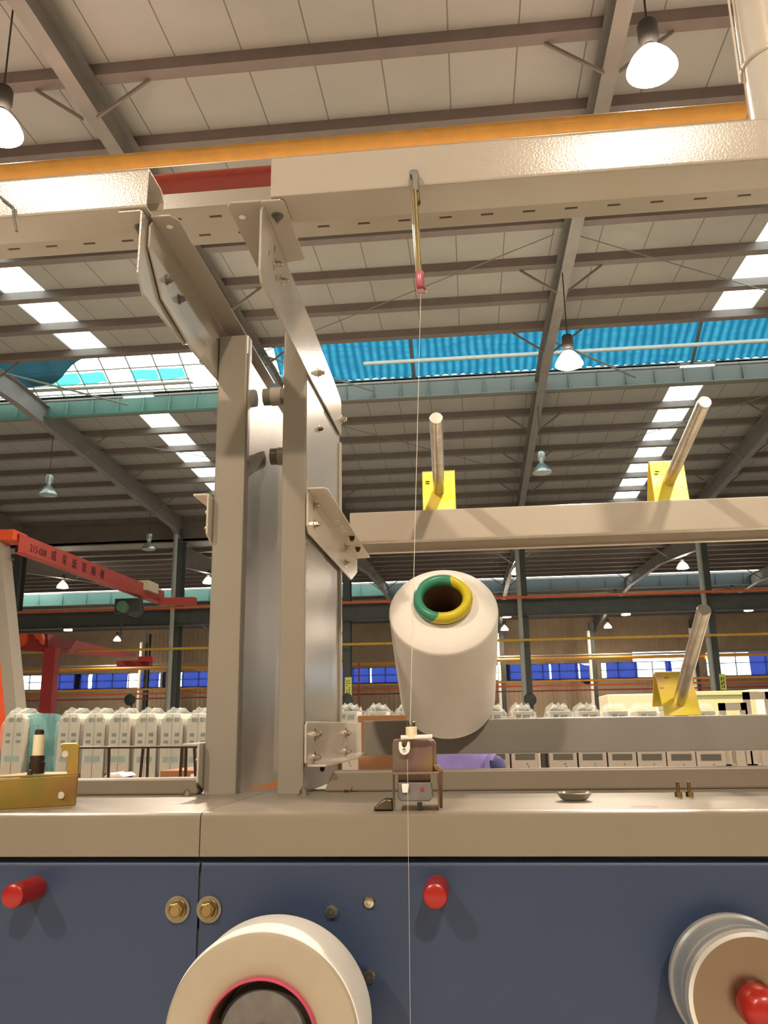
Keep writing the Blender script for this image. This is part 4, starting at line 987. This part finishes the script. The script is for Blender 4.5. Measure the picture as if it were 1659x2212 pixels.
# ---- chrome spool at the right
Ys = .865; cs = at(1634, 2168, Ys); rs = 141*(Ys*.969+cs.z*.247)/1828
sp = empty('chrome_feed_roll', (cs.x, .95, cs.z), 'polished chrome feed roll with red centre knob at the bottom right', 'roll')
local_part([(rs*.9, -.0), (rs*.965, .001), (rs, .006), (rs, .017), (rs*.97, .0185), (rs*.90, .019)], 'front_disc', M['roll'], sp, (cs.x, Ys, cs.z), V(0, 1, 0), 96, .3)
local_part([(rs*.905, -.0003), (.016, -.0003), (0, -.0003)], 'disc_face', M['disc'], sp, (cs.x, Ys, cs.z), V(0, 1, 0), 96, .3)
local_part([(rs*.9, .018), (rs*.9, .024)], 'groove', M['black'], sp, (cs.x, Ys, cs.z), V(0, 1, 0), 96, .3)
local_part([(rs*.9, .0235), (rs*.985, .0235), (rs*.995, .026), (rs*.995, .055), (rs*1.03, .058), (rs*1.03, .066), (rs*.9, .068)], 'rear_disc', M['roll'], sp, (cs.x, Ys, cs.z), V(0, 1, 0), 96, .3)
local_part([(.0172, .003), (.0182, -.006), (.0182, -.020), (.0165, -.026), (.011, -.0300), (0, -.0315)], 'knob', M['red'], sp, (cs.x, Ys, cs.z), V(0, 1, 0), 48, .8)
MB().tube((cs.x, Ys+.06, cs.z), (cs.x, .956, cs.z), .03, n=24).build('shaft', M['steel'], sp)

# ---- red stop knobs on the blue panel
for (px, py, lab) in ((25, 1937, 'red mushroom knob on the blue panel at the left edge'), (940, 1937, 'red mushroom knob on the blue panel below the thread guide')):
    p = at(px, py, .905); t = empty('stop_knob', (p.x, .955, p.z), lab, 'knob', 'red stop knobs')
    MB().lathe([(0, 0), (.0125, 0), (.0125, .022), (.0115, .025)], (p.x, .955, p.z), (0, -1, 0), 32).build('stem', M['red'], t, smooth=.6)
    MB().lathe([(.0105, .024), (.0122, .026), (.0126, .046), (.0115, .049), (.009, .0505), (0, .051)], (p.x, .955, p.z), (0, -1, 0), 32).build('cap', M['red'], t, smooth=.6)
# ---- bolts and screws
for px, lab in ((381, 'zinc bolt with large washer left of the panel joint'), (449, 'zinc bolt with large washer right of the panel joint')):
    p = at(px, 1966, .95); c = V(p.x, .955, p.z); t = empty('panel_bolt', c, lab, 'bolt', 'washered bolts by the panel joint')
    MB().lathe([(0, 0), (.0135, 0), (.0138, .001), (.0135, .002), (.0, .002)], c, (0, -1, 0), 40).build('washer', M['washer'], t, smooth=.4)
    MB().lathe([(0, .002), (.0102, .002), (.0098, .004), (0, .004)], c, (0, -1, 0), 32).build('spring_washer', M['hexbolt'], t, smooth=.4)
    mb = MB(); mb.prism([c+V(.0084*math.cos(PI/3*i+.2), -.004, .0084*math.sin(PI/3*i+.2)) for i in range(6)], (0, -.007, 0)); mb.lathe([(.0064, .011), (.0056, .0118), (.0052, .0108), (0, .0105)], c, (0, -1, 0), 24)
    mb.build('hex_head', M['hexbolt'], t, bevel=.0008)
for px, py, lab in ((797, 1950, 'button head screw on the blue panel, highest of three'), (716, 1970, 'hexagon screw on the blue panel above the wound package'), (797, 2110, 'hexagon screw on the blue panel right of the wound package')):
    p = at(px, py, .952); c = V(p.x, .955, p.z); mb = MB()
    if 'button' in lab: mb.lathe([(.0068, 0), (.0066, .002), (.005, .0042), (.0025, .0045), (.0022, .002), (0, .002)], c, (0, -1, 0), 24)
    else:
        mb.lathe([(.0062, 0), (.0062, .001), (0, .001)], c, (0, -1, 0), 24)
        mb.prism([c+V(.0062*math.cos(PI/3*i), -.001, .0062*math.sin(PI/3*i)) for i in range(6)], (0, -.0045, 0)); mb.lathe([(.0045, .0055), (.002, .0055), (.0018, .004), (0, .004)], c, (0, -1, 0), 20)
    tag(mb.build('panel_screw', M['zincbolt'], smooth=.4), lab, 'screw', 'screws on the blue panel')
# foot bolts on the deck
bolt('foot_bolt', (-.236, 1.195, ZD), (0, 0, 1), None, .006, .009, .004, lab='shiny bolt on the deck at the foot of the right post')
bolt('foot_bolt', (-.398, 1.19, ZD), (0, 0, 1), None, .005, .008, .003, lab='small bolt on the deck at the foot of the left post')
# two loose bolts standing head down, metal cap, debris
for px, lab in ((1466, 'loose bolt standing head down on the deck, left of the pair'), (1490, 'loose bolt standing head down on the deck, right of the pair')):
    p = at(px, 1721, 1.115); c = V(p.x, 1.115, ZD); mb = MB()
    mb.prism([c+V(.0046*math.cos(PI/3*i), .0046*math.sin(PI/3*i), 0) for i in range(6)], (0, 0, .0055)); mb.lathe([(.0022, .0055), (.0022, .017), (.0018, .0178), (0, .0178)], c, n=16)
    tag(mb.build('loose_bolt', M['brass'], smooth=.4), lab, 'bolt', 'pair of loose bolts on the deck')
p = at(1241, 1727, 1.07)
tag(MB().lathe([(0, .001), (.014, .001), (.0165, .003), (.0205, .0085), (.021, .009), (.0203, .0092), (.0155, .004), (.013, .0028), (0, .0028)], (p.x, 1.07, ZD), n=40).build('metal_cap', M['chrome'], smooth=.8), 'small shallow steel cap lying on the deck', 'cap')
mb = MB(); c = V(-.185, 1.225, ZD+.0005); mb.box(c, c+V(.006, .004, .003)).tube(c+V(.008, 0, 0), c+V(.012, 0, .007), .0006, n=5).tube(c+V(.010, 0, .002), c+V(.02, 0, .001), .0006, n=5)
tag(mb.build('debris_crumb', M['wire']), 'tiny dark crumb with whiskers on the deck left of the thread guide', 'debris')
p = at(1400, 1746, .962); 
tag(MB().lathe([(0, 0), (.016, 0), (.0, .0004)], (p.x, .985, ZD), n=16).build('oil_spot', M['wire']), 'dark oil spot on the deck right of the metal cap', 'stain')

# ---- hanging thread guide under the top beam
Yg = .893
g = empty('hanging_thread_guide', at(897, 430, Yg), 'brass thread guide tube hanging from the right top beam', 'thread guide')
def A(x, y, Y): return at(x, y, Y)
MB().prism([A(884, 368, Yg), A(890, 365, Yg), A(901, 365, Yg), A(904, 371, Yg), A(904, 411, Yg), A(892, 412, Yg), A(890, 378, Yg), A(884, 376, Yg)], (0, .010, 0)).build('hook_plate', M['castgrey'], g, bevel=.001)
MB().prism([A(897, 413, Yg), A(906, 414, Yg), A(908, 432, Yg), A(904, 438, Yg), A(898, 436, Yg)], (0, .008, 0)).build('clip', M['darksteel'], g, bevel=.001)
MB().tube(A(890, 432, Yg), A(901, 592, Yg-.02), .0018, n=10).build('guide_wire', M['steel'], g, smooth=1)
MB().tube(A(895, 412, Yg-.004), A(906, 592, Yg-.024), .0032, n=14).build('guide_tube', M['brass'], g, smooth=1)
MB().prism([A(889, 434, Yg), A(893, 430, Yg), A(896, 470, Yg), A(890, 470, Yg)], (0, .004, 0)).build('side_clip', M['darksteel'], g)
mb = MB(); cc = A(907, 605, .87)
mb.lathe([(.0, .012), (.0035, .0115), (.0048, .009), (.005, .002), (.0052, -.004), (.0045, -.008), (.002, -.010), (0, -.0102)], cc, (.0, 0, 1), 20)
mb.lathe([(.0045, -.0015), (.0058, -.001), (.006, .0005), (.0048, .0015)], cc+V(.0015, -.002, -.0135), (.2, -.9, .35), 20)
mb.build('ceramic_eyelet', M['pink'], g, smooth=1)
# threads
tag(MB().tube(A(909, 632, .87), A(886, 1566, .945), .00034, n=6).build('yarn_thread', M['thread']), 'thin white thread running from the pink eyelet down past the yarn package', 'thread')
tag(MB().tube(A(880, 1640, .925), A(887, 2260, .915), .00016, n=6).build('yarn_thread', M['thread']), 'thin thread running down from the thread guide over the blue panel', 'thread')
tag(MB().path([A(36, 500, .9), A(30, 470, .9), A(28, 448, .9), A(0, 425, .9)], .0018).build('thread_hook', M['castgrey']), 'dark wire hook hanging below the left top beam at the edge', 'hook')

# ---- deck thread guide in the centre
Yc = .972
t = empty('deck_thread_guide', V(-.083, Yc, ZD), 'zinc thread guide bracket with ceramic hook on the deck edge, centre', 'thread guide')
dull = M['zinc_dark']
MB().prism([A(847, 1672, Yc), A(847, 1606, Yc), A(850, 1599, Yc), A(856, 1596, Yc), A(925, 1596, Yc), A(932, 1600, Yc), A(935, 1607, Yc), A(935, 1672, Yc)], (0, .003, 0)).build('face_plate', dull, t, bevel=.0008)
MB().prism([A(930, 1596, Yc+.004), A(938, 1599, Yc+.004), A(942, 1606, Yc+.004), A(944, 1668, Yc+.004), A(934, 1668, Yc+.004)], (0, .004, 0)).build('rear_plate', M['zinc_dark'], t, bevel=.0008)
yl = .958
def leg(x0, x1, y1, m=dull, Y=yl, dd=.022):
    a_, b_ = A(x0, 1669, Y), A(x1, y1, Y); return MB().box((a_.x, Y, ZD-.0), (b_.x, Y+dd, a_.z))
leg(847, 850.5, 1752).build('side_leg', dull, t, bevel=.0005); leg(944, 948.5, 1750).build('side_leg', dull, t, bevel=.0005)
a_, b_ = A(847, 1669, yl), A(948, 1672.5, yl)
MB().box((a_.x, yl, b_.z), (b_.x, yl+.022, a_.z)).build('bridge', dull, t, bevel=.0005)
MB().prism([A(936, 1652, .97), A(946, 1652, .97), A(957, 1664, .97), A(956, 1748, .99), A(950, 1748, .99), A(949, 1668, .97), A(938, 1660, .97)], (0, .004, 0)).build('side_strap', M['zinc_dark'], t, bevel=.0005)
MB().prism([A(858, 1690, .966), A(932, 1690, .966), A(935, 1722, .966), A(928, 1731, .966), A(866, 1731, .966), A(860, 1724, .966)], (0, .012, 0)).build('tension_block', M['castgrey'], t, bevel=.001)
MB().prism([A(860, 1673, .975), A(930, 1673, .975), A(930, 1692, .975), A(860, 1692, .975)], (0, .004, 0)).build('inner_plate', dull, t)
MB().prism([A(867, 1693, .963), A(884, 1693, .963), A(881, 1713, .963), A(869, 1713, .963)], (0, .004, 0)).build('ceramic_insert', M['white_ceramic'], t, bevel=.001)
MB().lathe([(0, 0), (.0021, 0), (.0018, .0015), (0, .002)], A(912, 1705, .966), (0, -1, 0), 16).build('red_dot', M['red'], t)
MB().box((A(868, 1735, .966).x, .962, ZD), (A(944, 1735, .966).x, .985, ZD+.0035)).build('foot_plate', M['darksteel'], t)
MB().box((A(902, 1735, .964).x, .958, ZD-.004), (A(912, 1735, .964).x, .966, ZD+.008)).build('latch', M['black'], t)
cb_ = A(889, 1596, .965)
MB().lathe([(0, 0), (.0063, 0), (.0063, .0125), (.0058, .013), (0, .013)], (cb_.x, .965, cb_.z), n=28).build('ceramic_bush', M['cream'], t, smooth=.5)
MB().lathe([(.0048, .013), (.0048, .018), (.004, .0186), (.003, .0186), (.003, .013)], (cb_.x, .965, cb_.z), n=28).build('bush_cap', M['chrome'], t, smooth=.5)
MB().tube(A(866, 1593, .962), A(934, 1591, .962), .0024, n=16).build('cross_pin', M['white_ceramic'], t, smooth=.6)
mb = MB(); w_ = A
mb.prism([A(861, 1603, .964), A(867, 1602, .964), A(868, 1612, .964), A(873, 1616, .964), A(878, 1612, .964), A(880, 1601, .964), A(885, 1601, .964), A(886, 1617, .964), A(883, 1626, .964), A(877, 1631, .964), A(870, 1631, .964), A(864, 1626, .964), A(861, 1617, .964)], (0, .006, 0))
mb.build('ceramic_hook', M['white_ceramic'], t, bevel=.001)
MB().lathe([(0, 0), (.0022, 0), (.0018, .0016), (0, .002)], A(873, 1620, .964), (0, -1, 0), 14).build('hook_screw', M['chrome'], t)
MB().prism([A(806, 1751, .955), A(808, 1744, .955), A(820, 1732, .955), A(832, 1724, .955), A(848, 1727, .955), A(848, 1751, .955)], (0, .02, 0)).build('foot_lever', M['darksteel'], t, bevel=.002, smooth=.6)

# ---- zinc bracket at the left
Yz = 1.03
t = empty('zinc_bracket', V(-.55, Yz, ZD), 'yellow passivated zinc bracket standing on the left deck', 'bracket')
zb2 = ZD
tl, tr_ = A(-40, 1686, .985), A(167, 1674, 1.05)
P0, P1 = V(A(-40, 1700, .985).x, .985, zb2), V(A(165, 1700, 1.05).x, 1.05, zb2)
MB().prism([P0, P1, V(P1.x+.0005, 1.05, tr_.z), V(P0.x, .985, A(-40, 1686, .985).z)], (0, .003, 0)).build('front_plate', M['zinc'], t, bevel=.0008)
MB().prism([V(P0.x, .985, tr_.z), V(P1.x, 1.05, tr_.z), V(P1.x-.03, 1.095, tr_.z), V(P0.x, 1.095, tr_.z)], (0, 0, .002)).build('top_plate', M['zinc'], t, bevel=.0005)
mb = MB(); Yt = 1.052
mb.prism([A(144, 1674, Yt), A(144, 1638, Yt), A(133, 1638, Yt), A(133, 1611, Yt), A(136, 1606, Yt), A(167, 1605, Yt), A(170, 1609, Yt), A(168, 1674, Yt)], (0, .0025, 0)).build('upstand_tab', M['zinc'], t, bevel=.0008)
MB().tube(A(133, 1610, Yt+.003), A(168, 1609, Yt+.003), .0028, n=12).build('rolled_edge', M['zinc'], t, smooth=1)
MB().lathe([(0, 0), (.0042, 0), (.0042, .0005), (0, .0005)], A(141, 1629, Yt-.0002), (0, -1, 0), 20).build('tab_hole', M['beige'], t)
MB().lathe([(0, 0), (.0042, 0), (.0042, .0006), (0, .0006)], A(132, 1718, 1.038), (0, -1, 0), 20).build('plate_hole', M['beige'], t)
cpt = A(78, 1674, 1.06); cz = tr_.z+.002
MB().lathe([(0, 0), (.0095, 0), (.0098, .0135), (.0086, .0145), (.0088, .0155), (.009, .0215), (0, .022)], (cpt.x, 1.06, cz), n=28).build('socket', M['wire'], t, smooth=.5)
MB().lathe([(.0068, .021), (.0068, .047), (0, .047)], (cpt.x, 1.06, cz), n=28).build('ceramic_sleeve', M['cream'], t, smooth=.5)
MB().lathe([(.0055, .047), (.0055, .052), (.0045, .0535), (0, .0535)], (cpt.x, 1.06, cz), n=24).build('sleeve_cap', M['wire'], t, smooth=.5)
bolt('bracket_bolt', (A(64, 1674, 1.02).x, 1.02, cz-.001), (0, 0, 1), M['darksteel'], .003, .004, .001, t)

# ---- upright guard at the top right corner
gt = empty('tube_guard', V(.425, .98, .9), 'beige cylindrical cover at the upper right corner above the top beam', 'cover')
MB().tube((.428, .985, .70), (.428, .985, 1.25), .040, n=40).build('cover_shell', M['beige'], gt, smooth=.8)
MB().tube((.383, .99, .82), (.383, .99, 1.25), .0016, n=8).build('edge_rod', M['beige'], gt, smooth=.8)
MB().lathe([(.0405, 0), (.0425, .002), (.0425, .006), (.0405, .008)], (.428, .985, .835), n=40).build('seam_ring', M['beige'], gt, smooth=.8)
